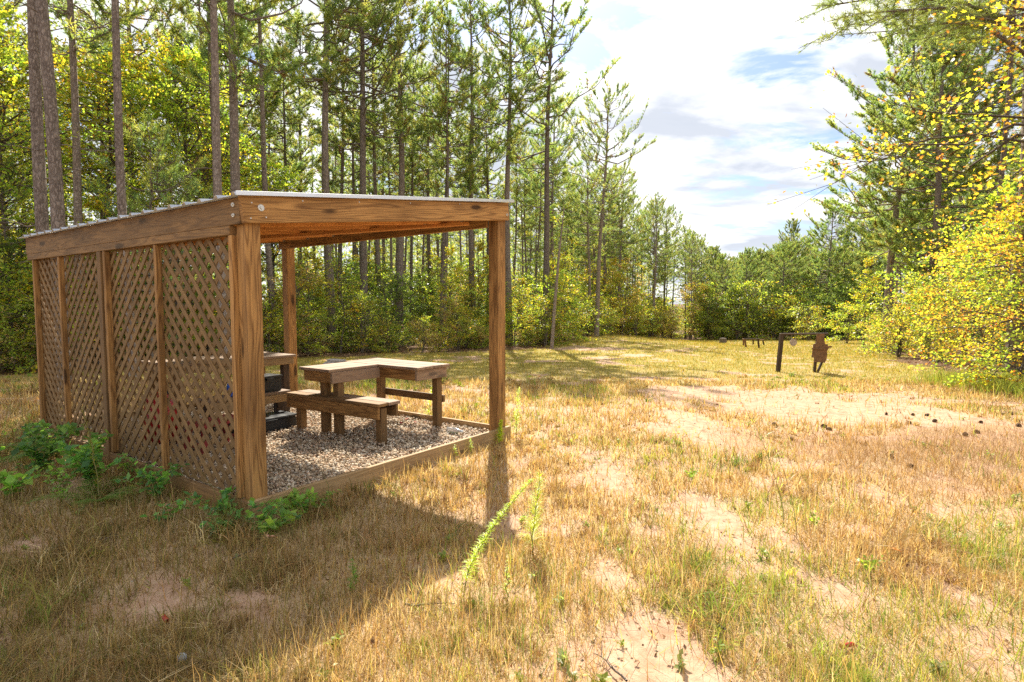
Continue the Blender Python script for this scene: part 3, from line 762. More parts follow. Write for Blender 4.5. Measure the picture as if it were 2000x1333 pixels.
board('crossbar', rel(1524, 653, fy), rel(1618, 652.5, y2), .10, .045, M_OLDW, tf)
ring = empty('steel_gong', wpt(1549.5, 669, fy)); tag(ring, 'round steel gong plate hanging under the timber frame', 'gong')
bm = lathe([(.085, -.006), (.096, -.003), (.096, .003), (.085, .006)], 24); o = bm_obj('plate', bm, M_STEEL, ring); o.rotation_euler = (math.radians(88), 0, 0)
for dx in (-.05, .05):
    V, F = tube(np.array([(dx, 0, .07), (dx * .9, 0, .15), (dx * .8, 0, .235)]), np.full(3, .006), 6); link('chain', mesh_tris('chain', V, F, M_STEEL), ring)
sil = [(1350, 325), (1440, 330), (1440, 365), (1428, 385), (1440, 410), (1450, 455), (1480, 455), (1485, 480), (1510, 474), (1530, 480), (1535, 495), (1495, 500), (1470, 540), (1475, 590), (1465, 640), (1445, 680), (1320, 672), (1325, 622), (1285, 615), (1305, 455), (1340, 440), (1350, 405), (1342, 380)]
yt = y2 - .07
P3 = [wpt(1380 + a / 6.25, 600 + b / 6.25, yt) for a, b in sil]
org = wpt(1603, 700, yt)
tp = empty('silhouette_target', org); tag(tp, 'rusty brown torso-shaped target board fixed to the leaning frame', 'target')
bm = bmesh.new()
f0 = [bm.verts.new((p[0] - org[0], 0, p[2] - org[2])) for p in P3]; f1 = [bm.verts.new((p[0] - org[0], .02, p[2] - org[2])) for p in P3]
bm.faces.new(f0); bm.faces.new(f1[::-1])
for i in range(len(f0)): bm.faces.new((f0[i], f1[i], f1[(i + 1) % len(f0)], f0[(i + 1) % len(f0)]))
bmesh.ops.recalc_face_normals(bm, faces=bm.faces)
bm_obj('plate', bm, M_RUST, tp)
a0 = wpt(1585.5, 672, yt - .02); a1 = wpt(1617, 673.5, yt - .02)
board('batten', (a0[0] - org[0], -.02, a0[2] - org[2] - .12), (a1[0] - org[0], -.02, a1[2] - org[2] - .12), .02, .03, M_RUST, tp)
# second, farther frame
fx2, fy2 = gpt(1457, 679)
t2 = empty('target_rack', (fx2, fy2, float(gz(fx2, fy2)))); tag(t2, 'small low timber rack of posts far down the clearing', 'target rack')
R2 = lambda px, py, y: rel(px, py, y, t2)
board('post', R2(1457, 680, fy2), R2(1455, 662, fy2), .09, .08, M_RUST, t2, up=(1, 0, 0))
board('post', R2(1482.5, 681, fy2 - .3), R2(1480.5, 663, fy2 - .3), .09, .08, M_OLDW, t2, up=(1, 0, 0))
board('post', R2(1452, 675, fy2 + 1.5), R2(1452, 663, fy2 + 1.5), .08, .08, M_RUST, t2, up=(1, 0, 0))
board('post', R2(1471, 673, fy2 + 1.8), R2(1471, 663, fy2 + 1.8), .07, .07, M_OLDW, t2, up=(1, 0, 0))
board('post', R2(1492, 674, fy2 + 1.8), R2(1490, 665, fy2 + 1.8), .07, .07, M_OLDW, t2, up=(1, 0, 0))
board('crossbar', R2(1453, 662, fy2), R2(1484, 662.5, fy2 - .3), .09, .05, M_OLDW, t2)
board('crossbar', R2(1450, 662, fy2 + 1.6), R2(1492, 664, fy2 + 1.8), .08, .05, M_TOP, t2)
sx, sy = gpt(1412, 671)
stump = bm_obj('tree_stump', lathe([(.34, -.1), (.30, .1), (.27, .35), (.26, .42), (.15, .44)], 14), M_BARK2)
stump.location = (sx, sy, float(gz(sx, sy))); tag(stump, 'short dark tree stump at the far grass edge', 'stump')

# ------------------------------------------------------------------ vegetation generators
def needles(pos, dirs, per, ln, wd, cols, r, spread=0.95, back=0.10):
    n = len(pos)
    p = np.repeat(pos, per, 0); d = np.repeat(dirs, per, 0); c = np.repeat(cols, per, 0)
    m = len(p)
    nd = unit(d * 0.75 + unit(r.normal(size=(m, 3))) * spread)
    nd[:, 2] += 0.08
    b = p - d * (r.random((m, 1)) * back)
    l = ln * r.uniform(.7, 1.15, (m, 1))
    side = unit(np.cross(nd, r.normal(size=(m, 3)))) * wd
    tip = b + nd * l; tip[:, 2] -= l[:, 0] * 0.08
    V = np.stack([b - side, b + side, tip], 1).reshape(-1, 3)
    F = np.arange(3 * m).reshape(-1, 3)
    return V, F, np.repeat(c * r.uniform(.8, 1.2, (m, 1)), 3, 0)
NEEDLE_PAL = np.array([(.21, .29, .10), (.27, .34, .10), (.33, .38, .10), (.42, .41, .12), (.17, .25, .12)])
def make_pine(seed, H, r0, cs=.45, wmin=1, blen=2.6, step=.34, per=8, ln=.17, wd=.011, sides=9, lean=.006, dead=10, near=False, drop=0.0, tw_den=4.2):
    r = np.random.default_rng(seed)
    k = 26
    zz = np.linspace(-0.25, H, k)
    lx, ly = r.normal(size=2) * lean
    wob = np.stack([lx * zz + .06 * np.sin(zz * .5 + r.uniform(0, 6)), ly * zz + .06 * np.sin(zz * .43 + r.uniform(0, 6)), zz], -1)
    tt = np.clip(zz / H, 0, 1)
    rad = r0 * (1 - tt) ** .75 * (1 + .35 * np.exp(-np.clip(zz, 0, 9) * 3)) + .012
    T = TM(); V, F = tube(wob, rad, sides)
    T.add(V, F)
    def tr(z): return np.array([np.interp(z, zz, wob[:, 0]), np.interp(z, zz, wob[:, 1]), z])
    tp, td, tcl = [], [], []
    z = cs * H
    while z < H * .985:
        q = (z - cs * H) / (H * (1 - cs))
        for b in range(r.integers(wmin, 5)):
            az = r.uniform(0, 2 * np.pi)
            Lb = blen * min(1.0, .55 + q * 1.6, (1.06 - q) * 2.0 + .10) * r.choice([.45, .7, .9, 1.0, 1.25])
            
            el = np.radians(2 + 42 * q ** 1.3 + r.normal() * 12) - drop
            h = np.array([np.cos(az), np.sin(az), 0])
            s = np.linspace(0, 1, 5)
            o = tr(z)
            P_ = o + h * (s * Lb * np.cos(el))[:, None] + np.array([0, 0, 1.0]) * ((s * Lb * np.sin(el)) + Lb * .16 * (s ** 2) - Lb * .10 * np.sin(np.pi * s))[:, None]
            P_[1:] += r.normal(size=(4, 3)) * .035 * Lb
            V, F = tube(P_, (.012 + .011 * Lb) * (1 - .8 * s), 4 if not near else 5); T.add(V, F)
            nt_ = int(Lb * tw_den) + 2
            for j in range(nt_):
                f = 1 - .62 * r.random() ** 1.5 if j else 1.0
                bp0 = np.array([np.interp(f, s, P_[:, i]) for i in range(3)])
                dirb = unit(P_[-1] - P_[-2])
                ang = r.choice([-1, 1]) * r.uniform(.3, 1.3) if j else 0
                d = np.array([dirb[0] * np.cos(ang) - dirb[1] * np.sin(ang), dirb[0] * np.sin(ang) + dirb[1] * np.cos(ang), dirb[2] + r.uniform(-.05, .35)]); d = unit(d)
                tl = r.uniform(.22, .6) * (1.15 - .5 * f) * (1 + .25 * Lb)
                e = bp0 + d * tl
                V, F = tube(np.array([bp0, e]), np.array([.007, .004]), 3); T.add(V, F)
                base = NEEDLE_PAL[r.integers(0, 5)] * r.uniform(.85, 1.2)
                if r.random() < .04: base = np.array([.26, .15, .07])
                for g_ in ((1.0, .7, .42) if tl > .3 else (1.0, .6)):
                    tp.append(bp0 + d * tl * g_); td.append(unit(d + r.normal(size=3) * .25)); tcl.append(base)
        z += step * r.uniform(.7, 1.3) * (1 if q < .8 else .7)
    for b in range(dead):
        z = r.uniform(.12, cs + .08) * H; az = r.uniform(0, 6.28); Lb = r.uniform(.3, 1.9) * (z / H / cs) ** .5
        h = np.array([np.cos(az), np.sin(az), 0]); s = np.linspace(0, 1, 4)
        P_ = tr(z) + h * (s * Lb)[:, None] + np.array([0, 0, 1.0]) * (-.12 * Lb * s + .2 * Lb * s ** 2)[:, None]
        P_[1:] += r.normal(size=(3, 3)) * .05 * Lb
        V, F = tube(P_, .012 * (1 - .75 * s) * (1 + Lb * .2), 4); T.add(V, F)
        for j in range(int(Lb * 3)):
            f = r.uniform(.3, 1); bp0 = np.array([np.interp(f, s, P_[:, i]) for i in range(3)]); d = unit(h + r.normal(size=3) * .6)
            V, F = tube(np.array([bp0, bp0 + d * r.uniform(.15, .5)]), np.array([.005, .002]), 3); T.add(V, F)
    V, F, K = needles(np.array(tp), np.array(td), per, ln, wd, np.array(tcl), r)
    return T.mesh('trunk', M_BARK, True), mesh_tris('crown', V, F, M_NEEDLE, K)

LEAFQ = np.array([(0, 0, 0), (.5, .32, .06), (1, 0, 0), (.5, -.32, .06)])   # folded diamond
def _star():
    pts = [(0.0, 0.0)]
    for i, (a, l) in enumerate(((-2.0, .55), (-1.05, .8), (0, 1.0), (1.05, .8), (2.0, .55))):
        pts.append((.42 + l * .58 * np.cos(a), l * .58 * np.sin(a)))
    for a in (-1.5, -.52, .52, 1.5): pts.append((.42 + .22 * np.cos(a), .22 * np.sin(a)))
    V = np.array([(x, y, .05 * abs(y) * 2) for x, y in pts])
    F = np.array([(0, 1, 6), (6, 2, 7), (7, 3, 8), (8, 4, 9), (9, 5, 0), (0, 6, 7), (0, 7, 8), (0, 8, 9)])
    return V, F
STARV, STARF = _star()
def leaves(pos, dirs, size, cols, r, star=False, flat=.55):
    n = len(pos)
    BV, BF = (STARV, STARF) if star else (LEAFQ, np.array([(0, 1, 2), (0, 2, 3)]))
    x = unit(dirs + r.normal(size=(n, 3)) * .6)
    up = unit(np.array([0, 0, 1.0]) * flat * 2 + r.normal(size=(n, 3)) * .8)
    y = unit(np.cross(up, x)); z = np.cross(x, y)
    sz = (size * r.uniform(.65, 1.25, n))[:, None]
    V = pos[:, None] + (BV[None, :, 0:1] * x[:, None] + BV[None, :, 1:2] * y[:, None] + BV[None, :, 2:3] * z[:, None]) * sz[:, None]
    F = (BF[None] + (np.arange(n) * len(BV))[:, None, None]).reshape(-1, 3)
    return V.reshape(-1, 3), F, np.repeat(cols, len(BV), 0)
PAL_GREEN = np.array([(.22, .32, .05), (.30, .39, .06), (.38, .44, .07), (.48, .48, .08), (.16, .26, .05)])
PAL_YEL = np.array([(.50, .46, .05), (.42, .44, .05), (.56, .43, .05), (.30, .36, .05), (.52, .31, .06), (.24, .32, .05)])
PAL_GUM = np.array([(.60, .50, .055), (.54, .50, .06), (.60, .38, .06), (.58, .28, .06), (.44, .46, .06), (.32, .38, .06), (.48, .18, .05), (.58, .52, .07)])
PAL_DRY = np.array([(.52, .40, .20), (.46, .40, .12), (.60, .45, .26), (.38, .38, .10), (.58, .36, .24), (.28, .32, .09)])
PAL_DARK = np.array([(.11, .17, .05), (.14, .21, .06), (.18, .26, .065), (.26, .32, .08)])
def pick(pal, n, r, wts=None):
    return pal[r.choice(len(pal), n, p=wts)] * r.uniform(.8, 1.2, (n, 1))
def make_broadleaf(seed, H, R, cb=.15, nlimb=34, leaf=.085, nper=26, pal=PAL_YEL, stems=1, r0=.07, star=False, shape='oval', up=.35, twist=.5, mat_trunk=None, tw_per=7, pal2=None):
    r = np.random.default_rng(seed)
    T = TM(); lp, ld, lc = [], [], []
    for st in range(stems):
        az0 = r.uniform(0, 6.28); sp = (0 if stems == 1 else r.uniform(.1, .45))
        Hs = H * (1 if st == 0 else r.uniform(.6, 1.0))
        s = np.linspace(0, 1, 9)
        Pt = np.stack([np.cos(az0) * sp * Hs * s ** 1.3 * .6, np.sin(az0) * sp * Hs * s ** 1.3 * .6, -0.1 + Hs * .93 * s], -1)
        Pt[1:] += np.cumsum(r.normal(size=(8, 3)) * .025 * Hs * np.array([1, 1, .2]), 0) * .6
        rr = r0 / math.sqrt(stems) * (1 - .88 * s) + .006
        V, F = tube(Pt, rr, 7); T.add(V, F)
        for b in range(max(3, nlimb // stems)):
            f = cb + (1 - cb) * r.random() ** .9
            o = np.array([np.interp(f, s, Pt[:, i]) for i in range(3)])
            prof = {'oval': np.sin(np.pi * np.clip((f - cb) / (1 - cb) * .86 + .12, 0, 1)) ** .6, 'cone': (1.08 - f) ** .8 * 1.2, 'round': 1.0 * np.sin(np.pi * (.2 + .75 * f)) ** .5}[shape]
            Lb = R * prof * r.uniform(.6, 1.15) + .1
            az = r.uniform(0, 6.28); el = r.normal() * .2 + up + .45 * f
            h = np.array([np.cos(az) * np.cos(el), np.sin(az) * np.cos(el), np.sin(el)])
            ss = np.linspace(0, 1, 5)
            Pb = o + h * (ss * Lb)[:, None] + np.array([0, 0, -1.0]) * (.22 * Lb * ss ** 2)[:, None]
            Pb[1:] += r.normal(size=(4, 3)) * .05 * Lb
            V, F = tube(Pb, (rr[0] * .28 + .004) * (1 - .85 * ss) * min(1, Lb / R + .3), 4); T.add(V, F)
            pal_b = pal if (pal2 is None or r.random() > .4) else pal2
            tint = r.uniform(.8, 1.2)
            for j in range(tw_per):
                f2 = r.uniform(.25, 1.0) if j else 1.0
                q = np.array([np.interp(f2, ss, Pb[:, i]) for i in range(3)])
                d = unit(h * np.array([1, 1, .5]) + r.normal(size=3) * np.array([.75, .75, .3]))
                tl = Lb * r.uniform(.18, .42) + .08
                e = q + d * tl; e[2] -= tl * .12
                V, F = tube(np.array([q, e]), np.array([.005, .0022]) * (1 + leaf * 4), 3); T.add(V, F)
                m = max(2, int(nper * r.uniform(.6, 1.3) * (tl / (Lb * .3 + .08))))
                g_ = r.random((m, 1)) ** .7
                pp = q + (e - q) * g_ + r.normal(size=(m, 3)) * np.array([.10, .10, .06]) * (tl + .15)
                lp.append(pp); ld.append(np.broadcast_to(d, (m, 3))); lc.append(pick(pal_b, m, r) * tint)
    V, F, K = leaves(np.concatenate(lp), np.concatenate(ld), leaf, np.concatenate(lc), r, star)
    return T.mesh('trunk', mat_trunk or M_BARK2, True), mesh_tris('foliage', V, F, M_LEAF, K)

def tree_thing(name, meshes, cat, label, group=None):
    root = empty(name); tag(root, label, cat, group)
    link('trunk', meshes[0], root); c = link('crown', meshes[1], root)
    c['kind'] = 'stuff'
    return root
protos = {}
def proto(key, name, meshes, cat):
    protos[key] = (name, meshes, cat)
def plant(key, x, y, rz, scale=1.0, label='', group=None, tilt=(0, 0), dz=0.0):
    name, meshes, cat = protos[key]
    root = empty(name, (x, y, float(gz(x, y)) + dz), (tilt[0], tilt[1], rz)); root.scale = (scale,) * 3 if isinstance(scale, (int, float)) else scale
    tag(root, label, cat, group)
    link('trunk' if cat in ('tree', 'sapling', 'pine tree') else 'stem', meshes[0], root)
    link('crown' if cat in ('tree', 'sapling', 'pine tree') else 'foliage', meshes[1], root)
    return root

# pines: real height 18 m
for i in range(5): proto('pine%d' % i, 'pine_tree', make_pine(100 + i, 18.0, .17, cs=.40 + .05 * (i % 3), blen=2.5 + .2 * (i % 2), per=12, wd=.015, tw_den=5), 'pine tree')
for i in range(3): proto('thin%d' % i, 'pine_tree', make_pine(200 + i, 17.0, .11, cs=.5 + .05 * i, blen=1.8, per=11, wd=.015, dead=18, tw_den=5), 'pine tree')
for i in range(2): proto('full%d' % i, 'pine_tree', make_pine(300 + i, 16.0, .19, cs=.24 + .05 * i, blen=3.1, per=14, wd=.018, dead=6, tw_den=6.5, step=.30, wmin=2), 'pine tree')
for i in range(3): proto('near%d' % i, 'pine_tree', make_pine(400 + i, 19.0, (.112, .092, .10)[i], cs=.56 + .04 * i, blen=3.0, per=16, wd=.0045, ln=.19, sides=16, dead=22, near=True, step=.55), 'pine tree')
for i in range(2): proto('young%d' % i, 'pine_sapling', make_pine(500 + i, 7.0, .06, cs=.12, blen=1.5, per=12, wd=.007, step=.25, dead=0), 'pine tree')

# ---- measured pines: (key, px base, depth y, px at top of frame or crown, py top, label)
def place_pine(key, px, y, H, label, group=None, lean_px=0, rz=None):
    """px is where the trunk meets the ground"""
    x = wpt(px, 650, y)[0]
    base = {'pine': 18.0, 'thin': 17.0, 'full': 16.0, 'near': 19.0, 'youn': 7.0}[key[:4]]
    sc = H / base
    rz = RNG.uniform(0, 6.28) if rz is None else rz
    # lean sideways in x so that the top shifts
    tilt_y = math.atan(lean_px / FPX * y / H) if lean_px else RNG.normal() * .008
    o = plant(key, x, y, 0, sc, label, group)
    q = Matrix.Rotation(tilt_y, 4, 'Y') @ Matrix.Rotation(rz, 4, 'Z')
    o.rotation_euler = q.to_euler()
    return o
MP = [
 ('near0', 120, 11, 19, 'thick scaly-barked pine rising close behind the far end of the lattice', 0),
 ('thin2', 101, 12.5, 19, 'pine trunk pressed just behind the thickest scaly pine', 0),
 ('thin0', 163, 16, 17, 'thin dark pine between the two stout trunks near the lattice', 0),
 ('near1', 256, 13.5, 19, 'straight bare pine trunk rising over the lattice middle', -14),
 ('thin1', 446, 16, 19, 'leaning pine above the bolted roof corner, thicker of a close pair', -25),
 ('thin2', 436, 18.5, 18, 'thin pine hugging the leaning pine above the roof corner', -12),
 ('pine1', 478, 18, 18, 'slender pine just past the leaning pair above the roof', -8),
 ('thin2', 536, 22.0, 18, 'narrow pine seen inside the shelter opening by its back post', -12),
 ('pine2', 645, 24.5, 20, 'straight pine whose flared base shows beyond the middle of the shelter', -8),
 ('pine3', 712, 26.5, 20, 'tall pine seen through the shelter above the L-shaped bench', 4),
 ('thin0', 742, 30, 19, 'thin pine beside the tall one above the bench notch', 0),
 ('pine4', 784, 28, 20, 'pine with curving upper limbs seen through the shelter above the bench end', 8),
 ('thin1', 862, 30.0, 16.5, 'thin pine with sparse crown past the bench, inside the shelter opening', 15),
 ('pine0', 922, 31.0, 18.2, 'pine with narrow spiky top standing just inside the open front post', 5),
 ('pine2', 992, 31.5, 19.3, 'tall dark pine rising directly behind the open front post', -5),
 ('pine1', 1061, 31.5, 19.6, 'tallest open-crowned pine just past the shelter roof end', 8),
 ('pine4', 1077, 45.0, 18.0, 'slim pine behind the tallest open-crowned pine', 0),
 ('pine1', 1163, 42.0, 17.6, 'broad-crowned pine standing alone at the grass edge', 20),
 ('pine3', 1205, 58.0, 16.0, 'pine next beyond the broad-crowned one along the grass edge', 10),
 ('thin2', 1236, 72, 17, 'thin pine receding along the far grass edge', 0),
 ('pine0', 1275, 60.0, 14.3, 'straight pine with small rounded crown at the bend of the clearing', 5),
 ('full1', 1727, 31.0, 16.4, 'big dark-trunked pine standing before the right-hand stand, leaning slightly'.replace('right-hand', 'sunny'), 28),
 ('full0', 1812, 27.0, 15.5, 'stout pine partly covered by yellow sweetgum sprays', 4),
 ('near1', 1936, 20.0, 18.0, 'tall pine trunk rising through the yellow sweetgum leaves', 8),
 ('near2', 2010, 17.0, 18.0, 'dark pine trunk behind the thickest orange leaves', -14),
 ('full0', 1541, 78.0, 15.0, 'distant pine with flat top beyond the target frame', 0),
 ('full1', 1610, 66.0, 15.0, 'distant thick-trunked pine just beyond the target frame', 6),
 ('pine1', 1748, 52.0, 15, 'pale thin pine behind the big dark-trunked pine', 0),
 ('pine2', 1868, 40.0, 17, 'pine trunk glimpsed between two sweetgum sprays', 0),
]
placed = []
def crown_cap(x, y):
    # how high the stand grows at this spot: it thins and drops towards the open end of the clearing
    a = x / max(y, 1.0)
    sl = np.interp(a, [-.35, -.13, -.08, 0.0, .14, .245, .31, .37, .43, .57, .61, .66, .75], [.65, .58, .43, .32, .26, .17, .12, .08, .095, .115, .20, .42, .6])
    return sl * y + CAMH - float(gbase(x, y))
for key, px, y, H, lab, lean in MP:
    o = place_pine(key, px, y, H, lab, None, lean); placed.append((o.location.x, o.location.y))

def dist_ok(x, y, md):
    for a, b in placed:
        if (a - x) ** 2 + (b - y) ** 2 < md * md: return False
    return True
def poly_dist(x, y):
    best = 1e9
    for i in range(len(CLEAR)):
        a = CLEAR[i]; b = CLEAR[(i + 1) % len(CLEAR)]
        d = b - a; t = np.clip(((x - a[0]) * d[0] + (y - a[1]) * d[1]) / (d @ d), 0, 1)
        best = min(best, math.hypot(x - a[0] - d[0] * t, y - a[1] - d[1] * t))
    return best
r = np.random.default_rng(21)
def fill(n, xr, yr, keys, Hr, label, group, md, band, cond=None, tries=6000):
    k = 0
    for _ in range(tries):
        if k >= n: break
        x = r.uniform(*xr); y = r.uniform(*yr)
        if y < 0.5 * abs(x) - 0: 
            if abs(x) > 1.02 * y + 3: continue
        if in_poly(np.array([x]), np.array([y]), CLEAR)[0]: continue
        d = poly_dist(x, y)
        if d < band[0] or d > band[1]: continue
        if cond and not cond(x, y): continue
        if not dist_ok(x, y, md): continue
        key = keys[r.integers(len(keys))]
        base = {'pine': 18.0, 'thin': 17.0, 'full': 16.0, 'near': 19.0, 'youn': 7.0}[key[:4]]
        Hh = min(r.uniform(*Hr), crown_cap(x, y) * r.uniform(.88, 1.0))
        if Hh < 7: continue
        plant(key, x, y, r.uniform(0, 6.28), Hh / base, label, group, tilt=(r.normal() * .022, r.normal() * .022))
        placed.append((x, y)); k += 1
    return k
allp = ['pine0', 'pine1', 'pine2', 'pine3', 'pine4', 'thin0', 'thin1', 'thin2', 'full0']
k1 = fill(26, (-34, 3), (14, 52), allp, (15.5, 19.5), 'slender tall pine in the crowded stand behind the wooden shelter', 'pines in the stand behind the shelter', 2.1, (1.2, 20), lambda x, y: x < 0.10 * y - 1 and (y > 31 or x < -9.5))
k1 += fill(34, (-40, 4), (24, 62), ['thin0', 'thin1', 'thin2'], (15, 18), 'thin straight pine trunk deep in the stand behind the wooden shelter', 'thin pines deep in the stand behind the shelter', 1.6, (3, 26), lambda x, y: x < 0.10 * y - 1 and y > 28)
k2 = fill(46, (1, 30), (36, 110), allp[:8], (14, 17.5), 'tall pine in the stand lining the far grass edge', 'pines along the far grass edge', 2.0, (0.8, 30), lambda x, y: 0.02 * y < x < 0.33 * y)
k3 = fill(34, (11, 60), (10, 75), allp, (14, 18), 'tall pine in the shady stand behind the sweetgum', 'pines behind the sweetgum', 2.3, (1.5, 22), lambda x, y: x > 0.57 * y)
k4 = fill(60, (18, 70), (62, 110), ['full0', 'full1', 'full0', 'pine3'], (11, 14.5), 'hazy distant pine closing the end of the clearing', 'pines closing the end of the clearing', 2.2, (2, 60), lambda x, y: 0.33 * y < x < 0.62 * y)

# far wood: one low mass behind everything
def far_wood():
    rr = np.random.default_rng(77)
    T = TM(); K = TM()
    pts = []
    for _ in range(900):
        y = rr.uniform(45, 170); x = rr.uniform(-1.05 * y, 1.05 * y)
        if in_poly(np.array([x]), np.array([y]), CLEAR)[0] or poly_dist(x, y) < 20: continue
        if len(pts) > 330: break
        pts.append((x, y))
    for _ in range(400):
        y = rr.uniform(52, 150); x = rr.uniform(-.25, .2) * y
        if in_poly(np.array([x]), np.array([y]), CLEAR)[0] or poly_dist(x, y) < 16: continue
        if len(pts) > 470: break
        pts.append((x, y))
    for x, y in pts:
        z0 = float(gbase(x, y)); mid = 0.27 * y < x < 0.66 * y
        H = min(rr.uniform(15, 18.5), crown_cap(x, y) * rr.uniform(.85, 1.0))
        if H < 4: continue
        V, F = tube(np.array([(x, y, z0 - .2), (x + rr.normal() * .2, y, z0 + H)]), np.array([.16, .03]), 4); T.add(V, F)
        n = 380
        f = rr.random(n) ** 1.1; zz = z0 + H * (.03 + .97 * f)
        R_ = 2.6 * np.sin(np.pi * (.12 + .85 * f)) ** .7 * rr.random(n) ** .5
        az = rr.uniform(0, 6.28, n)
        p = np.stack([x + R_ * np.cos(az), y + R_ * np.sin(az), zz], -1)
        d = unit(rr.normal(size=(n, 3))); s = unit(np.cross(d, rr.normal(size=(n, 3))))
        sz = rr.uniform(.12, .34, (n, 1))
        V = np.stack([p - s * sz * .5, p + s * sz * .5, p + d * sz * 1.6], 1).reshape(-1, 3)
        c = NEEDLE_PAL[rr.integers(0, 5, n)] * rr.uniform(.9, 1.3, (n, 1))
        K.add(V, np.arange(3 * n).reshape(-1, 3), np.repeat(c, 3, 0))
    a = link('far_wood', K.mesh('far_wood', M_NEEDLE)); tag(a, 'mass of distant pine foliage beyond the nearer trees', 'woods', kind='stuff')
    b = link('far_wood_trunks', T.mesh('far_wood_trunks', M_BARK)); b.name = 'far_wood'; b.parent = a
    b.name = 'trunk'; b['kind'] = 'stuff'
far_wood()

# ---- broadleaved trees, saplings and bushes
proto('maple0', 'maple_tree', make_broadleaf(31, 11, 3.6, .10, 95, .095, 27, PAL_GREEN, r0=.11, star=False, pal2=PAL_YEL, tw_per=9), 'tree')
proto('maple1', 'maple_tree', make_broadleaf(32, 10, 3.4, .12, 90, .095, 27, PAL_GREEN, r0=.10, star=False, pal2=PAL_YEL, tw_per=9), 'tree')
proto('sap0', 'sapling', make_broadleaf(41, 5.0, 1.1, .25, 30, .085, 15, PAL_YEL, r0=.035, pal2=PAL_GREEN), 'sapling')
proto('sap1', 'sapling', make_broadleaf(42, 6.0, 1.2, .2, 34, .085, 13, PAL_GREEN, r0=.04, pal2=PAL_YEL), 'sapling')
proto('sap2', 'sapling', make_broadleaf(43, 4.0, 1.0, .15, 28, .08, 15, PAL_DRY, r0=.03, pal2=PAL_YEL), 'sapling')
proto('bush0', 'bush', make_broadleaf(51, 2.2, 1.1, .05, 40, .08, 11, PAL_GREEN, stems=4, r0=.04, shape='round', pal2=PAL_YEL), 'bush')
proto('bush1', 'bush', make_broadleaf(52, 1.9, 1.1, .05, 40, .07, 14, PAL_DRY, stems=5, r0=.04, shape='round', pal2=PAL_YEL), 'bush')
proto('bush2', 'bush', make_broadleaf(53, 2.4, 1.2, .05, 44, .075, 14, PAL_DARK, stems=4, r0=.04, shape='round', pal2=PAL_GREEN), 'bush')
proto('bush3', 'bush', make_broadleaf(54, 1.4, .9, .05, 40, .07, 14, PAL_GREEN, stems=5, r0=.03, shape='round', pal2=PAL_DRY), 'bush')
def at(px, y): return wpt(px, 650, y)[0]

# yellow-green maples behind the lattice
for key, px, y, sc, lab in (('maple0', -60, 15.0, 1.0, 'yellow-green maple at the edge beyond the far lattice end'), ('maple1', 30, 19.0, 1.15, 'green maple filling the gap behind the thickest pine'),
    ('maple0', 190, 19.5, 1.0, 'yellow maple behind the thin dark pine over the lattice'), ('maple0', 330, 22.0, 1.05, 'yellow maple crown above the middle of the lattice roof line'),
    ('maple1', 380, 26.0, 1.1, 'green maple tucked behind the leaning pine pair'), ('maple1', 560, 25.5, .85, 'pale yellow-green maple above the long metal roof edge'), ('maple1', -20, 26, 1.2, 'tall green maple deep in the stand behind the lattice')):
    plant(key, at(px, y), y, RNG.uniform(0, 6.28), sc, lab)
plant('young0', at(300, 17), 17.0, 1.0, .95, 'bushy dark green young pine behind the lattice roof')
plant('young1', at(345, 19.5), 19.5, 2.0, .9, 'second bushy young pine, nearer the roof corner')
plant('young1', at(20, 17), 17.0, 2.0, .8, 'low young pine at the shaded grass edge past the lattice')

# understorey saplings and bushes along the edge behind the shelter
def edge_fill(n, keys, xr, yr, sc, label, group, md, band, cond=None):
    k = 0; mine = []
    for _ in range(9000):
        if k >= n: break
        x = r.uniform(*xr); y = r.uniform(*yr)
        if abs(x) > 1.0 * y + 2: continue
        if in_poly(np.array([x]), np.array([y]), CLEAR)[0]: continue
        d = poly_dist(x, y)
        if d < band[0] or d > band[1]: continue
        if cond and not cond(x, y): continue
        if any((a - x) ** 2 + (b - y) ** 2 < md * md for a, b in mine): continue
        plant(keys[r.integers(len(keys))], x, y, r.uniform(0, 6.28), r.uniform(*sc), label, group, tilt=(r.normal() * .06, r.normal() * .06)); mine.append((x, y)); k += 1
    return k
c_left = lambda x, y: x < .08 * y + .2
edge_fill(44, ['sap0', 'sap1', 'sap2', 'sap0'], (-30, 4), (12, 42), (.55, 1.15), 'thin leafy sapling among the pine trunks behind the shelter', 'saplings behind the shelter', 1.0, (.1, 12), c_left)
edge_fill(26, ['bush0', 'bush1', 'bush0', 'bush3'], (-20, 4), (12, 34), (.6, 1.1), 'yellowing leafy bush at the forest edge behind the shelter', 'yellowing bushes behind the shelter', 1.1, (.1, 3.5), c_left)
edge_fill(20, ['bush2', 'bush2', 'bush3'], (-30, 4), (12, 38), (.9, 1.6), 'dark green bush in the shade behind the shelter', 'dark bushes behind the shelter', 1.5, (1.2, 9), c_left)
edge_fill(34, ['bush2', 'bush0', 'bush2'], (-34, 4), (24, 60), (1.5, 2.4), 'deep green undergrowth far inside the stand behind the shelter', 'undergrowth inside the stand behind the shelter', 2.0, (7, 26), lambda x, y: x < .08 * y + .2 and 1)
c_mid = lambda x, y: .05 * y < x < .34 * y
edge_fill(34, ['bush0', 'bush1', 'bush1', 'bush0', 'sap2'], (1, 24), (27, 70), (1.0, 1.9), 'yellow and dry-leaved bush along the far grass edge', 'bushes along the far grass edge', 1.4, (.1, 4), c_mid)
edge_fill(14, ['sap0', 'sap1'], (1, 24), (27, 75), (1.0, 1.5), 'pale green sapling among the trunks at the far grass edge', 'saplings along the far grass edge', 1.6, (1, 9), c_mid)
edge_fill(26, ['bush2', 'bush0'], (1, 34), (36, 95), (1.6, 2.8), 'green undergrowth deep among the trunks beyond the far grass edge', 'undergrowth beyond the far grass edge', 2.2, (4, 24), c_mid)
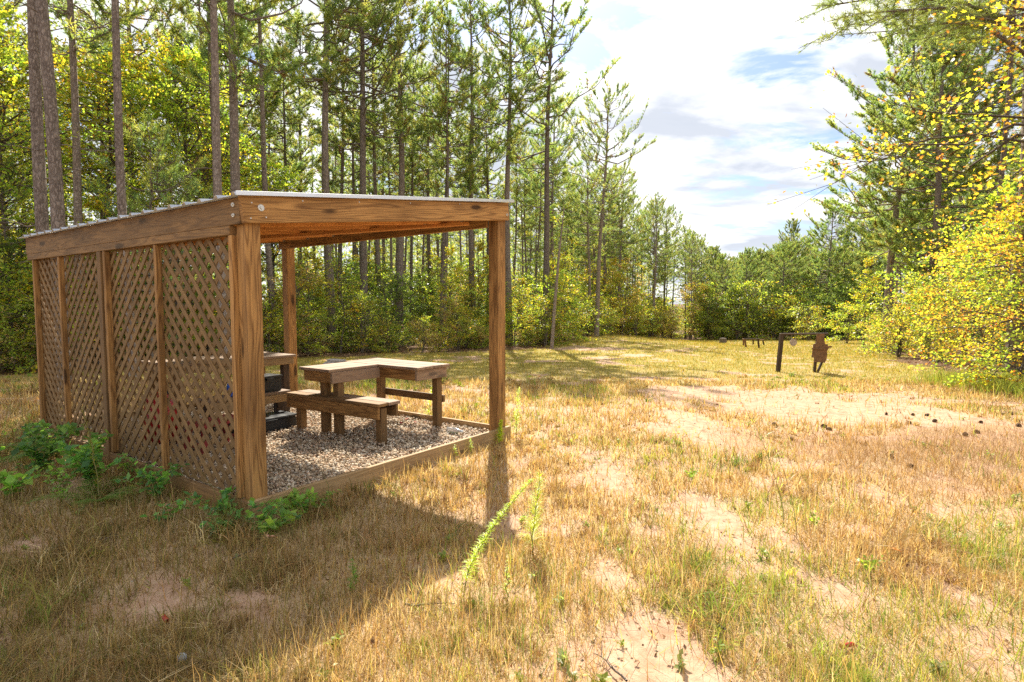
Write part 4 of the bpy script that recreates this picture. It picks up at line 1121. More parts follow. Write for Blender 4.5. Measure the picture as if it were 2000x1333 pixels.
c_end = lambda x, y: .33 * y < x < .60 * y
edge_fill(26, ['bush2', 'bush2', 'bush0'], (18, 48), (54, 80), (1.8, 3.0), 'tall green thicket bush closing the end of the clearing', 'thicket at the end of the clearing', 2.2, (.3, 8), c_end)
c_right = lambda x, y: x > .57 * y and y > 15
edge_fill(20, ['bush0', 'bush3', 'bush1'], (12, 42), (15, 60), (.7, 1.3), 'yellow-green bush along the sunny edge past the target frame', 'bushes along the sunny edge', 1.6, (.1, 4), c_right)
edge_fill(10, ['bush2', 'sap1'], (12, 42), (15, 60), (1.3, 2.2), 'green undergrowth under the pines past the target frame', 'undergrowth under the pines past the target frame', 2.0, (2.5, 9), c_right)
plant('sap0', at(1688, 36), 36.0, 1.0, 1.15, 'small bright yellow tree beside the big dark-trunked pine')
plant('bush0', at(1655, 47), 47.0, 1.0, 1.5, 'bright yellow-green bush just beyond the torso target')
plant('bush0', at(1580, 57), 57.0, 2.0, 1.6, 'yellow-green bush behind the target frame')

# the big yellow and orange sweetgum on the sunny side
def sweetgum(seed, H, R, npal, cb=.03, nl=80, nper=24, r0=.10, leaf=.085, tw=11):
    return make_broadleaf(seed, H, R, cb, nl, leaf, nper, npal, r0=r0, star=True, shape='oval', up=.12, tw_per=tw, pal2=PAL_GREEN if seed != 61 else None)
proto('gum0', 'sweetgum_tree', sweetgum(61, 10.5, 3.6, PAL_GUM, cb=.30, nl=68, nper=13, leaf=.09, tw=10), 'tree')
proto('gum1', 'sweetgum_tree', sweetgum(62, 5.2, 2.4, PAL_GUM, nl=64, nper=20, r0=.05, leaf=.075), 'tree')
plant('gum0', 12.3, 12.6, .6, 1.2, 'tall yellow and orange sweetgum spreading over the sunny edge')
plant('gum0', 14.0, 11.6, 3.9, 1.4, 'highest orange-yellow sweetgum at the very edge of the view')
plant('gum1', 9.9, 11.4, 2.2, .85, 'low yellow sweetgum at the grass edge, nearest the sand strip')
plant('gum1', 12.7, 14.6, 3.9, .95, 'yellow sweetgum behind the low one by the grass edge')
plant('gum1', 15.2, 18.5, 5.1, .8, 'farther yellow sweetgum bush along the sunny edge')
plant('gum1', 13.2, 10.8, 5.1, 1.2, 'orange sweetgum under the tallest sweetgum')
plant('gum1', 16.4, 23.0, 4.1, .6, 'small yellow sweetgum beyond the others toward the big pine')

# pine whose long boughs hang in from above
T = TM(); tp, td, tc_ = [], [], []
rr = np.random.default_rng(5)
bx, by = 12.6, 14.5
bz = float(gz(bx, by))
zz = np.linspace(-.2, 19, 24)
V, F = tube(np.stack([bx + 0 * zz, by + .05 * np.sin(zz), bz + zz], -1), .2 * (1 - zz.clip(0) / 20) ** .7 + .02, 14); T.add(V, F)
def bough(o, e, sag, r0_, ntw, rr):
    o = np.array(o); e = np.array(e); s = np.linspace(0, 1, 8); Lb = np.linalg.norm(e - o)
    Pb = o + (e - o) * s[:, None] + np.array([0, 0, 1.0]) * (sag * np.sin(np.pi * s))[:, None]
    Pb[1:-1] += rr.normal(size=(6, 3)) * .05
    V, F = tube(Pb, r0_ * (1 - .85 * s) + .004, 6); T.add(V, F)
    for j in range(ntw):
        f = rr.uniform(.25, 1) if j else 1.0
        q = np.array([np.interp(f, s, Pb[:, i]) for i in range(3)]); dirb = unit(e - o)
        ang = rr.choice([-1, 1]) * rr.uniform(.2, .9)
        d = unit(np.array([dirb[0] * np.cos(ang) - dirb[1] * np.sin(ang), dirb[0] * np.sin(ang) + dirb[1] * np.cos(ang), rr.uniform(-.45, .15)]))
        tl = rr.uniform(.35, 1.1); e2 = q + d * tl + np.array([0, 0, -.1 * tl]); m2 = (q + e2) / 2 + rr.normal(size=3) * .04
        V, F = tube(np.array([q, m2, e2]), np.array([.011, .008, .005]), 4); T.add(V, F)
        base = NEEDLE_PAL[rr.integers(0, 3)] * rr.uniform(.7, 1.1)
        for g_ in np.arange(.45, 1.01, .14):
            tp.append(q + (e2 - q) * g_); td.append(unit(d + rr.normal(size=3) * .3)); tc_.append(base)
        for k3 in range(2):
            a = q + (e2 - q) * rr.uniform(.3, .9); d3 = unit(d + rr.normal(size=3) * .7); e3 = a + d3 * rr.uniform(.15, .4)
            V, F = tube(np.array([a, e3]), np.array([.006, .003]), 3); T.add(V, F); tp.append(e3); td.append(d3); tc_.append(base)
for (ex, ez, ntw) in ((1640, 55, 34), (1690, 25, 26), (1625, 10, 26), (1750, 60, 22)):
    e = wpt(ex, ez, 12.0 + rr.uniform(-.6, .6)); bough((bx, by, e[2] + .5 + rr.uniform(0, .4)), e, .45, .05, ntw, rr)
for k in range(46):
    z = 8.6 + k * .22; az = rr.uniform(0, 6.28); Lb = rr.uniform(1.2, 2.8) * (1 - k / 62)
    bough((bx, by, bz + z), (bx + Lb * math.cos(az), by + Lb * math.sin(az), bz + z + Lb * .35), .1, .03, int(Lb * 5), rr)
V, F, K = needles(np.array(tp), np.array(td), 20, .19, .0042, np.array(tc_), rr, 1.0)
op = empty('pine_tree', (bx, by, bz)); tag(op, 'tall pine behind the sweetgum with long dark boughs hanging over the clearing', 'pine tree')
a = link('trunk', T.mesh('overhang_trunk', M_BARK, True), op); a.location = (-bx, -by, -bz)
a = link('crown', mesh_tris('overhang_crown', V, F, M_NEEDLE, K), op); a.location = (-bx, -by, -bz)

# leaning dead sapling at the grass edge
x0, y0 = gpt(1077, 682); x1, _, z1 = wpt(1102, 405, y0)
V, F = tube(np.array([(0, 0, -.2), ((x1 - x0) * .25, 0, 1.9), ((x1 - x0) * .6, .1, 4.2), (x1 - x0, 0, z1 - float(gz(x0, y0)))]), np.array([.085, .07, .05, .02]), 8)
Tt = TM(); Tt.add(V, F)
for k in range(14):
    f = rr.uniform(.3, 1); q = np.array([(x1 - x0) * f, 0, 7.3 * f]); d = unit(rr.normal(size=3) * np.array([1, 1, .4]) + np.array([0, 0, .4])); l = rr.uniform(.3, 1.0)
    V, F = tube(np.array([q, q + d * l * .6, q + d * l + np.array([0, 0, .1])]), np.array([.014, .009, .004]), 4); Tt.add(V, F)
o = link('dead_sapling', Tt.mesh('dead_sapling', M_BARK, True), None, (x0, y0, float(gz(x0, y0)))); tag(o, 'bare leaning dead sapling at the edge of the sunny grass', 'dead tree')

# ------------------------------------------------------------------ grass
def blades(x, y, h, wd, colr, rr, tilt=.5, seg=2, bend=.5, z0=None):
    n = len(x)
    az = rr.uniform(0, 6.28, n); tl = np.abs(rr.normal(size=n)) * tilt
    d = np.stack([np.sin(tl) * np.cos(az), np.sin(tl) * np.sin(az), np.cos(tl)], -1)
    faz = rr.uniform(0, 3.14, n); side = np.stack([np.cos(faz), np.sin(faz), 0 * faz], -1) * wd[:, None]
    b = np.stack([x, y, (gz(x, y) if z0 is None else z0) - .004], -1)
    if seg == 1:
        tip = b + d * h[:, None]; tip[:, 2] = np.maximum(tip[:, 2], b[:, 2] + .008)
        V = np.stack([b - side, b + side, tip], 1).reshape(-1, 3); F = np.arange(3 * n).reshape(-1, 3)
        return V, F, np.repeat(colr, 3, 0)
    drop = np.stack([np.cos(az), np.sin(az), -.4 + 0 * az], -1) * (bend * h * rr.uniform(.2, 1.0, n))[:, None]
    m = b + d * (h * .55)[:, None]; tip = b + d * h[:, None] + drop * .6
    tip[:, 2] = np.maximum(tip[:, 2], b[:, 2] + .006)
    V = np.stack([b - side, b + side, m + side * .75, m - side * .75, tip], 1).reshape(-1, 3)
    i = np.arange(n)[:, None] * 5
    F = np.concatenate([i + np.array([[0, 1, 2]]), i + np.array([[0, 2, 3]]), i + np.array([[3, 2, 4]])], 0)
    return V, F, np.repeat(colr, 5, 0)
G_DRY = np.array([(.55, .38, .17), (.62, .46, .23), (.44, .26, .11), (.72, .58, .34), (.30, .17, .075), (.58, .40, .14), (.40, .30, .12)])
G_RED = np.array([(.44, .26, .12), (.50, .32, .15), (.36, .22, .11), (.54, .38, .20)])
G_GRN = np.array([(.24, .33, .05), (.33, .40, .06), (.42, .44, .08), (.16, .25, .045), (.50, .46, .10)])
G_SHADE = np.array([(.30, .19, .08), (.22, .15, .06), (.36, .25, .11), (.20, .19, .05), (.27, .25, .07), (.42, .30, .14)])  # brown-olive blades, darkened to paint deeper shade beside the shelter
G_FAR = np.array([(.46, .36, .07), (.38, .34, .07), (.52, .38, .09), (.28, .29, .05), (.50, .33, .09), (.22, .26, .05)])
def wedge(n, y0, y1, rr, p=1.0):
    y = y0 * (y1 / y0) ** (rr.random(n) ** p)
    x = rr.uniform(-1, 1, n) * (.95 * y + .8)
    s, t = to_st(x, y)
    ok = clearing(x, y) & ~((s > -.05) & (s < SW + .05) & (t > -.09) & (t < SD + .05))
    return x[ok], y[ok]
def greenness(x, y):
    g = fbm(x * .8 + 31, y * .8, 4)
    v = sstep(g, .42, .62)
    zone = .25 + 1.0 * sstep(x, .8, 2.4) * sstep(y, 6, 3.8) + .75 * sstep(y, 9, 14) + .08 * sstep(x, -.3, -2.0) * sstep(y, 5, 3.5)
    return np.clip(v * zone * 1.6, 0, .95)
rr = np.random.default_rng(90)
def sel(pal, n): return pal[rr.integers(0, len(pal), n)] * rr.uniform(.55, 1.22, (n, 1))
G = TM()
# 1 lying thatch
x, y = wedge(380000, 1.1, 13, rr)
sm = sand_mask(x, y); stw = straw_mask(x, y)
keep = rr.random(len(x)) < (1 - .93 * sm) * (1 - .6 * stw) * (.45 + .9 * fbm(x * 4, y * 4, 3)); x, y, stw = x[keep], y[keep], stw[keep]; n = len(x)
c = np.where((rr.random(n) < .2 + .6 * stw)[:, None], sel(G_RED, n), sel(G_DRY, n))
gm = rr.random(n) < greenness(x, y) * .5; c[gm] = sel(G_GRN, int(gm.sum()))
sf = sstep(-x, .2, 1.6) * sstep(y, 6.5, 4.5); kk = rr.random(n) < sf * .75; c[kk] = sel(G_SHADE, int(kk.sum()))  # shelter-side shade put into the thatch colour
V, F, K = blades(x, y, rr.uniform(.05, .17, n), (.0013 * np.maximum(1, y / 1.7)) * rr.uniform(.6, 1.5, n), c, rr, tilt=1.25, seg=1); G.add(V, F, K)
# 2 upright tufts near
cx0, cy0 = wedge(19000, 1.1, 14, rr)
sm = sand_mask(cx0, cy0); stw = straw_mask(cx0, cy0)
pt = fbm(cx0 * 2.1, cy0 * 2.1, 3)
keep = rr.random(len(cx0)) < (1 - .98 * sm) * (1 - .97 * stw) * (.06 + 1.6 * sstep(pt, .45, .66)); cx0, cy0 = cx0[keep], cy0[keep]
m = len(cx0); per = 15
gsel = rr.random(m) < greenness(cx0, cy0); red = (rr.random(m) < .28) & ~gsel
ccol = sel(G_DRY, m); ccol[red] = sel(G_RED, int(red.sum())); ccol[gsel] = sel(G_GRN, int(gsel.sum()))
kk = (rr.random(m) < .7 * sstep(-cx0, .2, 1.6) * sstep(cy0, 6.5, 4.5)); ccol[kk] = sel(G_SHADE, int(kk.sum()))  # tufts there get the same painted shade
# grass grows taller along the kickboards and in the shade of the shelter
s, t = to_st(cx0, cy0)
tall = 1 + .9 * sstep(s, -1.3, -.1) * sstep(t, -1, 0) * sstep(t, 6, 4.5) * (s < 0) + .35 * sstep(cx0, .5, -1.0)
tall = tall * (1 - .45 * sstep(cy0, 4.2, 7.5) * sstep(cx0, -1, .5))
hh = np.repeat(rr.uniform(.035, .10, m) * (.8 + .8 * sstep(pt[keep], .5, .75)) * (1 + 1.1 * (rr.random(m) < .12)) * tall, per) * rr.uniform(.5, 1.2, m * per)
sprd = .012 + .02 * rr.random(m * per)
x = np.repeat(cx0, per) + rr.normal(size=m * per) * sprd; y = np.repeat(cy0, per) + rr.normal(size=m * per) * sprd
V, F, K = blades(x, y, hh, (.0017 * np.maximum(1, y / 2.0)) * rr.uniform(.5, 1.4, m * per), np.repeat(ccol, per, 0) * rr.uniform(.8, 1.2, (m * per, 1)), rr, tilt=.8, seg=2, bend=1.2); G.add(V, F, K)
# 3 tall fine stems
x, y = wedge(5000, 1.2, 10, rr); keep = rr.random(len(x)) < (1 - sand_mask(x, y)) * .8; x, y = x[keep], y[keep]; n = len(x)
cc = sel(G_RED, n); gs = rr.random(n) < greenness(x, y) + .1; cc[gs] = sel(G_GRN, int(gs.sum()))
V, F, K = blades(x, y, rr.uniform(.10, .26, n), np.full(n, .0011) * np.maximum(1, y / 2.5), cc, rr, tilt=.25, seg=2, bend=.4); G.add(V, F, K)
o = link('grass', G.mesh('grass', M_GRASS)); tag(o, 'dry tan and green grass and thatch across the near clearing', 'grass', kind='stuff')
# 4 far grass
G = TM()
x, y = wedge(260000, 9, 66, rr, .8)
keep = rr.random(len(x)) < (1 - .98 * sand_mask(x, y)) * (1 - .8 * straw_mask(x, y)); x, y = x[keep], y[keep]; n = len(x)
mix = rr.random(n) < sstep(y, 8, 14); c = np.where(mix[:, None], sel(G_FAR, n), sel(G_DRY, n))
V, F, K = blades(x, y, rr.uniform(.03, .08, n) * (1 + y / 60), .0016 * np.maximum(1, y / 3.5), c, rr, tilt=.6, seg=1); G.add(V, F, K)
o = link('meadow_grass', G.mesh('meadow_grass', M_GRASS)); tag(o, 'yellow-green short grass down the length of the clearing', 'grass', kind='stuff')
# 5 tall bright grass under the sweetgum
G = TM()
n = 16000; x = rr.normal(9.9, .8, n); y = rr.uniform(7.2, 13.0, n); k = rr.random(n) < np.clip(1.3 - np.abs(x - 10.1) * .7, 0, 1); x, y = x[k], y[k]; n = len(x)
c = sel(np.array([(.30, .38, .06), (.40, .42, .07), (.22, .30, .05), (.46, .40, .12)]), n)
V, F, K = blades(x, y, rr.uniform(.12, .42, n), np.full(n, .0045), c, rr, tilt=.3, seg=2, bend=.6); G.add(V, F, K)
o = link('tall_grass', G.mesh('tall_grass', M_GRASS)); tag(o, 'tall bright green grass at the foot of the sweetgums', 'grass', kind='stuff')

# leaf litter on the forest floor and scattered on the grass
n = 70000; y = 9 * (60 / 9) ** rr.random(n); x = rr.uniform(-1, 1, n) * (.95 * y + 1)
fr = ~clearing(x, y); k = fr | (rr.random(n) < .02); x, y = x[k], y[k]
n2 = 2600; y2_ = 1.2 * (9 / 1.2) ** rr.random(n2); x2_ = rr.uniform(-1, 1, n2) * (.95 * y2_ + .5); x = np.concatenate([x, x2_]); y = np.concatenate([y, y2_])
n = len(x); sz = np.where(y < 9, .028, .07) * rr.uniform(.6, 1.3, n)
pal = np.array([(.30, .17, .08), (.22, .12, .06), (.40, .25, .13), (.45, .32, .18), (.34, .14, .07), (.16, .09, .05)])
V, F, K = leaves(np.stack([x, y, gz(x, y) + .012], -1), np.stack([rr.normal(size=n), rr.normal(size=n), 0 * x], -1), 1.0, sel(pal, n), rr, False, 1.2)
Vc = np.repeat(np.stack([x, y, gz(x, y) + .012], -1), 4, 0); V = Vc + (V - Vc) * np.repeat(sz, 4)[:, None] / 1.0
o = link('leaf_litter', mesh_tris('leaf_litter', V, F, M_LITTER, K)); tag(o, 'brown fallen leaves and pine straw on the ground', 'leaf litter', kind='stuff')
# pine straw on the bare strip, small grit
n = 60000; x = rr.normal(4.9, 1.7, n); y = rr.normal(6.0, 1.3, n); k = (rr.random(n) < straw_mask(x, y)) & clearing(x, y) & (y > 2); x, y = x[k], y[k]; n = len(x)
V, F, K = blades(x, y, rr.uniform(.08, .16, n), np.full(n, .0016), sel(np.array([(.42, .24, .10), (.50, .32, .15), (.30, .17, .08), (.58, .42, .23)]), n), rr, tilt=1.9, seg=1)
o = link('pine_straw', mesh_tris('pine_straw', V, F, M_LITTER, K)); tag(o, 'reddish pine straw scattered over the bare sandy strip', 'pine straw', kind='stuff')
n = 5000; y = 1.3 * (16 / 1.3) ** rr.random(n); x = rr.uniform(-1, 1, n) * .95 * y; k = (sand_mask(x, y) > .4); x, y = x[k], y[k]; n = len(x)
V, F, K = stones(n, 0, 1, 0, 1, .002, .011, lambda a, b: 0 * a, 3)
V = V.reshape(n, -1, 3); V = V - V.mean(1, keepdims=True) + np.stack([x, y, gz(x, y)], -1)[:, None]
o = link('grit', mesh_tris('grit', V.reshape(-1, 3), F, M_PEB, K * .55)); tag(o, 'dark grit and pebbles on the bare sand', 'grit', kind='stuff')

# ------------------------------------------------------------------ pine cones on the sand
def cone_mesh():
    rr = np.random.default_rng(2); T = TM(); V, F = tube(np.array([(-.05, 0, 0), (-.02, 0, 0), (.03, 0, 0), (.06, 0, 0)]), np.array([.012, .024, .022, .004]), 8); T.add(V, F)
    for i in range(70):
        f = i / 70; a = i * 2.4; R_ = .026 * math.sin(math.pi * (.15 + .8 * f)) + .004; xx = -.045 + .1 * f
        c = np.array([xx, R_ * math.cos(a), R_ * math.sin(a)]); o = np.array([.010, .018 * math.cos(a), .018 * math.sin(a)]); s = np.array([0, -math.sin(a), math.cos(a)]) * .010
        T.add(np.array([c - s, c + s, c + o + s * .6, c + o - s * .6, c + o * .6 - np.array([.006, 0, 0])]), np.array([(0, 1, 2), (0, 2, 3), (0, 4, 1), (3, 2, 4)]))
    return T.mesh('pine_cone', M_CONE)
cm = cone_mesh()
cones = [(1731, 812, 'upright'), (1783, 813, ''), (1812, 814, ''), (1825, 828, ''), (1610, 834, 'one of two close together'), (1620, 839, ''), (1738, 894, ''), (1779, 914, ''), (1885, 851, ''), (1909, 847, ''), (1916, 828, ''), (1988, 825, ''), (1960, 813, ''), (1975, 812, ''), (1547, 858, ''), (1776, 830, ''), (1989, 834, ''), (1512, 832, '')]
for i, (px, py, nt_) in enumerate(cones):
    x, y = gpt(px, py)
    o = link('pine_cone', cm, None, (x, y, float(gz(x, y)) + .016), (RNG.uniform(0, 6), RNG.uniform(-.3, .3) + (1.4 if nt_ == 'upright' else 0), RNG.uniform(0, 6)))
    o.scale = (RNG.uniform(.5, .72),) * 3
    tag(o, 'brown pine cone lying on the bare sandy strip', 'pine cone', 'pine cones on the bare sandy strip')

# ------------------------------------------------------------------ weeds
def weed_fennel(seed, H, nleaf=150, ll=.05, lw=.0022, col=((.30, .40, .05), (.42, .50, .07), (.22, .32, .05)), bend=(.0, .0), taper=True, r0=.004):
    rr = np.random.default_rng(seed); s = np.linspace(0, 1, 10)
    Pt = np.stack([bend[0] * s ** 1.6, bend[1] * s ** 1.6, H * s * (1 - .12 * s * (abs(bend[0]) + abs(bend[1])) / H)], -1); Pt[1:] += rr.normal(size=(9, 3)) * .004
    St = TM(); V, F = tube(Pt, r0 * (1 - .8 * s) + .0008, 5); St.add(V, F)
    f = rr.uniform(.12, 1, nleaf); q = np.stack([np.interp(f, s, Pt[:, i]) for i in range(3)], -1)
    az = rr.uniform(0, 6.28, nleaf); el = rr.uniform(.1, .9, nleaf)
    d = np.stack([np.cos(az) * np.cos(el), np.sin(az) * np.cos(el), np.sin(el)], -1)
    l = ll * rr.uniform(.6, 1.3, nleaf) * (1.25 - .75 * f if taper else 1)
    side = unit(np.cross(d, [0, 0, 1.0])) * lw
    m = q + d * (l * .5)[:, None]; tip = q + d * l[:, None] - np.array([0, 0, 1.0]) * (l * .2)[:, None]
    V = np.stack([q, m - side, m + side, tip], 1).reshape(-1, 3); i = np.arange(nleaf)[:, None] * 4
    F = np.concatenate([i + np.array([[0, 1, 2]]), i + np.array([[2, 1, 3]])])
    c = np.array(col)[rr.integers(0, len(col), nleaf)] * rr.uniform(.8, 1.2, (nleaf, 1))
    return St.mesh('stem', simple_mat('weed_stem', (.22, .20, .07), .7) if 'weed_stem' not in bpy.data.materials else bpy.data.materials['weed_stem'], True), mesh_tris('leaves', V, F, M_LEAF, np.repeat(c, 4, 0))
def put_weed(meshes, x, y, label, rz=0., sc=1., name='weed_plant', cat='plant', dz=0., group=None, tilt=(0, 0)):
    o = empty(name, (x, y, float(gz(x, y)) + dz), (tilt[0], tilt[1], rz)); o.scale = (sc,) * 3; tag(o, label, cat, group)
    link('stem', meshes[0], o); link('foliage', meshes[1], o); return o
BR = ((.48, .58, .06), (.60, .66, .08), (.38, .50, .06))
x, y = gpt(905, 1172); q = wpt(1045, 925, y + .15)
put_weed(weed_fennel(1, q[2] + .02, 640, .052, .0026, BR, (q[0] - x, .15), r0=.004), x, y, 'bright green feathery weed bent toward the open front post shadow')
x, y = gpt(1040, 1085); put_weed(weed_fennel(2, .52, 520, .10, .0022, BR, (.05, 0)), x, y, 'feathery pale green weed upright on the dry sand patch')
x, y = gpt(990, 1180); put_weed(weed_fennel(3, .22, 120, .03, .002, BR), x, y, 'short thin green weed beside the long bent one')
x, y = gpt(1008, 858); put_weed(weed_fennel(4, .62, 300, .085, .003, BR, (.03, 0)), x, y, 'tall feathery weed on the sunny side of the open front post')
x, y = from_st(SW - .25, -.10); put_weed(weed_fennel(5, .30, 300, .06, .006, BR, (.02, 0)), x, y, 'bright green weed sprouting at the kickboard beside the front post')
x, y = from_st(SW - .75, -.09); put_weed(weed_fennel(6, .16, 90, .04, .004, BR), x, y, 'small green sprout against the sunlit kickboard, nearer the front post')
x, y = from_st(SW - 1.0, -.09); put_weed(weed_fennel(16, .14, 80, .04, .004, BR), x, y, 'small green sprout against the sunlit kickboard, farther from the post')
x, y = from_st(SW + .25, 1.5); put_weed(weed_fennel(7, .62, 160, .11, .004, BR, (.1, 0)), x, y, 'pale green weed seen under the L-shaped bench rail')
x, y = gpt(690, 1160); put_weed(weed_fennel(8, .20, 110, .045, .003, ((.16, .28, .05), (.22, .34, .06))), x, y, 'small green weed alone in the shaded grass')
# shaded weeds along the lattice: ferny fronds, broad leaves, goldenrod
def weed_broad(seed, n_st, H, leafl, col, star=False, spread=.35, nl=14):
    rr = np.random.default_rng(seed); St = TM(); lp, ld = [], []
    for k in range(n_st):
        az = rr.uniform(0, 6.28); sp = rr.uniform(.1, 1) * spread; s = np.linspace(0, 1, 6); h = H * rr.uniform(.6, 1.1)
        Pt = np.stack([np.cos(az) * sp * s ** 1.5, np.sin(az) * sp * s ** 1.5, h * s * (1 - .2 * s)], -1); Pt[1:] += rr.normal(size=(5, 3)) * .01
        V, F = tube(Pt, .0028 * (1 - .7 * s) + .0008, 4); St.add(V, F)
        for j in range(nl):
            f = .2 + .8 * (j + 1) / nl; q = np.array([np.interp(f, s, Pt[:, i]) for i in range(3)]); a = j * 2.4 + rr.uniform(0, .6)
            lp.append(q); ld.append([math.cos(a), math.sin(a), .25])
    lp = np.array(lp); n = len(lp); c = np.array(col)[rr.integers(0, len(col), n)] * rr.uniform(.8, 1.2, (n, 1))
    V, F, K = leaves(lp, np.array(ld), leafl, c, rr, star, 1.2)
    return St.mesh('stem', bpy.data.materials['weed_stem'], True), mesh_tris('leaves', V, F, M_LEAF, K)
SG = ((.11, .25, .07), (.16, .32, .09), (.20, .36, .09), (.09, .20, .07))
SB = ((.22, .40, .08), (.30, .46, .09), (.15, .3, .07))
shw = [(-.25, 1.0, weed_broad(70, 8, .35, .07, SG, nl=16), 'low dark leafy weed by the lattice foot, nearest the corner post'),
       (-.45, 1.75, weed_broad(71, 9, .55, .085, SG, nl=20), 'broad-leaved green weed clump at the middle of the lattice'),
       (-.30, 2.25, weed_broad(72, 10, .5, .08, SB, nl=20), 'bright green broad-leaved weed clump at the lattice middle'),
       (-.6, 2.5, weed_broad(73, 8, .6, .09, SG, nl=20), 'tallest broad-leaved weed before the lattice'),
       (-.35, 3.1, weed_broad(74, 8, .5, .08, SG, nl=18), 'green weed clump near the far lattice stud'),
       (-.30, 3.7, weed_broad(75, 7, .4, .075, SG, nl=16), 'low weed clump near the far lattice end'),
       (-.9, 2.0, weed_broad(76, 5, .3, .10, SB), 'small bright weed standing out from the lattice'),
       (-.12, .25, weed_broad(77, 8, .26, .06, SG), 'creeping bramble round the foot of the corner post'),
       (.22, -.18, weed_broad(78, 8, .24, .055, SB), 'leafy bramble at the kickboard end by the corner post'),
       (-.25, -.15, weed_broad(79, 8, .22, .06, SG), 'dark bramble in the shade before the corner post'),
       (.5, -.15, weed_broad(80, 5, .16, .04, SB), 'small creeping green weed along the front kickboard')]
for s, t, ms, lab in shw:
    x, y = from_st(s, t); put_weed(ms, x, y, lab, rz=RNG.uniform(0, 6))
for k in range(16):
    s, t = RNG.uniform(-.75, -.1), RNG.uniform(.2, 4.5)
    if k > 11: s, t = RNG.uniform(-.3, .5), RNG.uniform(-.5, -.12)
    x, y = from_st(s, t); put_weed(weed_broad(120 + k, int(RNG.integers(3, 7)), RNG.uniform(.12, .34), RNG.uniform(.035, .075), (SG, SB)[k % 2], nl=12, spread=.25), x, y, 'small leafy weed in the shaded fringe round the lattice foot', RNG.uniform(0, 6), group='weeds in the fringe round the lattice foot')
def fronds(seed, n, l, col):
    rr = np.random.default_rng(seed); St = TM(); Lf = TM()
    for k in range(n):
        az = k * 6.28 / n + rr.uniform(-.3, .3); s = np.linspace(0, 1, 8); ll = l * rr.uniform(.7, 1.1)
        Pt = np.stack([np.cos(az) * ll * s, np.sin(az) * ll * s, ll * (.9 * s - .65 * s ** 2)], -1); V, F = tube(Pt, .0025 * (1 - .7 * s) + .0006, 4); St.add(V, F)
        for j in range(16):
            f = .15 + .85 * j / 16; q = np.array([np.interp(f, s, Pt[:, i]) for i in range(3)])
            for sd in (-1, 1):
                d = np.array([np.cos(az + sd * 1.15), np.sin(az + sd * 1.15), -.05]); m = .30 * l * math.sin(math.pi * (.15 + .8 * f)); sv = np.array([np.cos(az), np.sin(az), 0]) * .008
                Lf.add(np.array([q - sv, q + sv, q + d * m + sv * .2]), np.array([(0, 1, 2)]), np.array(col) * rr.uniform(.8, 1.2))
    return St.mesh('stem', bpy.data.materials['weed_stem'], True), Lf.mesh('frond', M_LEAF)
for s, t, l, lab in ((-.35, 4.0, .55, 'feathery fern by the far end of the lattice'), (-.7, 3.2, .5, 'pale ferny plant standing out before the lattice'), (-.55, 1.35, .4, 'small fern by the near lattice bay')):
    x, y = from_st(s, t); put_weed(fronds(int(t * 100), 9, l, (.16, .28, .06)), x, y, lab, name='fern')
x, y = from_st(-.5, 1.42); put_weed(weed_fennel(9, .78, 260, .06, .0032, ((.34, .32, .05), (.42, .38, .07), (.24, .27, .05)), (-.12, .02)), x, y, 'leaning yellowish goldenrod stalk before the lattice')
for k, (px, py, h) in enumerate(((45, 850, .6), (98, 840, .7), (22, 830, .5))):
    x, y = gpt(px, py); put_weed(weed_fennel(30 + k, h, 60, .05, .003, ((.20, .15, .06), (.26, .22, .08))), x, y, ('thin dry stalk in the sunlit grass past the lattice end', 'tall dry stalk closest to the far lattice post', 'short dry stalk at the shaded grass edge')[k])
# rosettes and little weeds in the open
wl = weed_broad(85, 4, .10, .045, ((.30, .36, .07), (.22, .30, .06), (.40, .42, .08)), spread=.09, nl=7)
wl2 = weed_broad(86, 3, .05, .05, ((.30, .34, .18), (.24, .30, .14)), spread=.05, nl=6)
for k in range(120):
    y = 1.5 * (8 / 1.5) ** RNG.random(); x = RNG.uniform(-.95, .95) * y
    s, t = to_st(x, y)
    if -.1 < s < SW + .1 and -.1 < t < SD + .1: continue
    put_weed(wl if k % 2 else wl2, x, y, 'small low green weed dotted among the dry grass', RNG.uniform(0, 6), RNG.uniform(.35, .8), 'small_weed', 'weed', group='small weeds among the dry grass')
wt = weed_broad(87, 5, .28, .06, ((.34, .42, .07), (.26, .36, .06), (.20, .3, .05)), spread=.14, nl=10)
for px, py, lab in ((1590, 1035, 'bright leafy weed in the green patch of dry grass'), (1352, 940, 'small weed with one orange leaf on the sandy grass'), (1700, 1130, 'yellow-green leafy weed low among pale dry grass')):
    x, y = gpt(px, py); put_weed(wt, x, y, lab, RNG.uniform(0, 6), .5)
# long arching grass stems in the open
ls = weed_fennel(44, .75, 26, .16, .0022, ((.34, .38, .08), (.44, .40, .12)), (-.22, .05), r0=.0018)
for px, py, sc, rz, lab in ((1530, 1030, 1.1, 0, 'tall arching green grass stem in the open field'), (1555, 1060, .9, .5, 'second arching stem, leaning the other way beside the tallest'), (1760, 1010, .6, 0.2, 'short seedy stem among the grass near the pine straw')):
    x, y = gpt(px, py); put_weed(ls, x, y, lab, rz, sc, 'grass_stem')

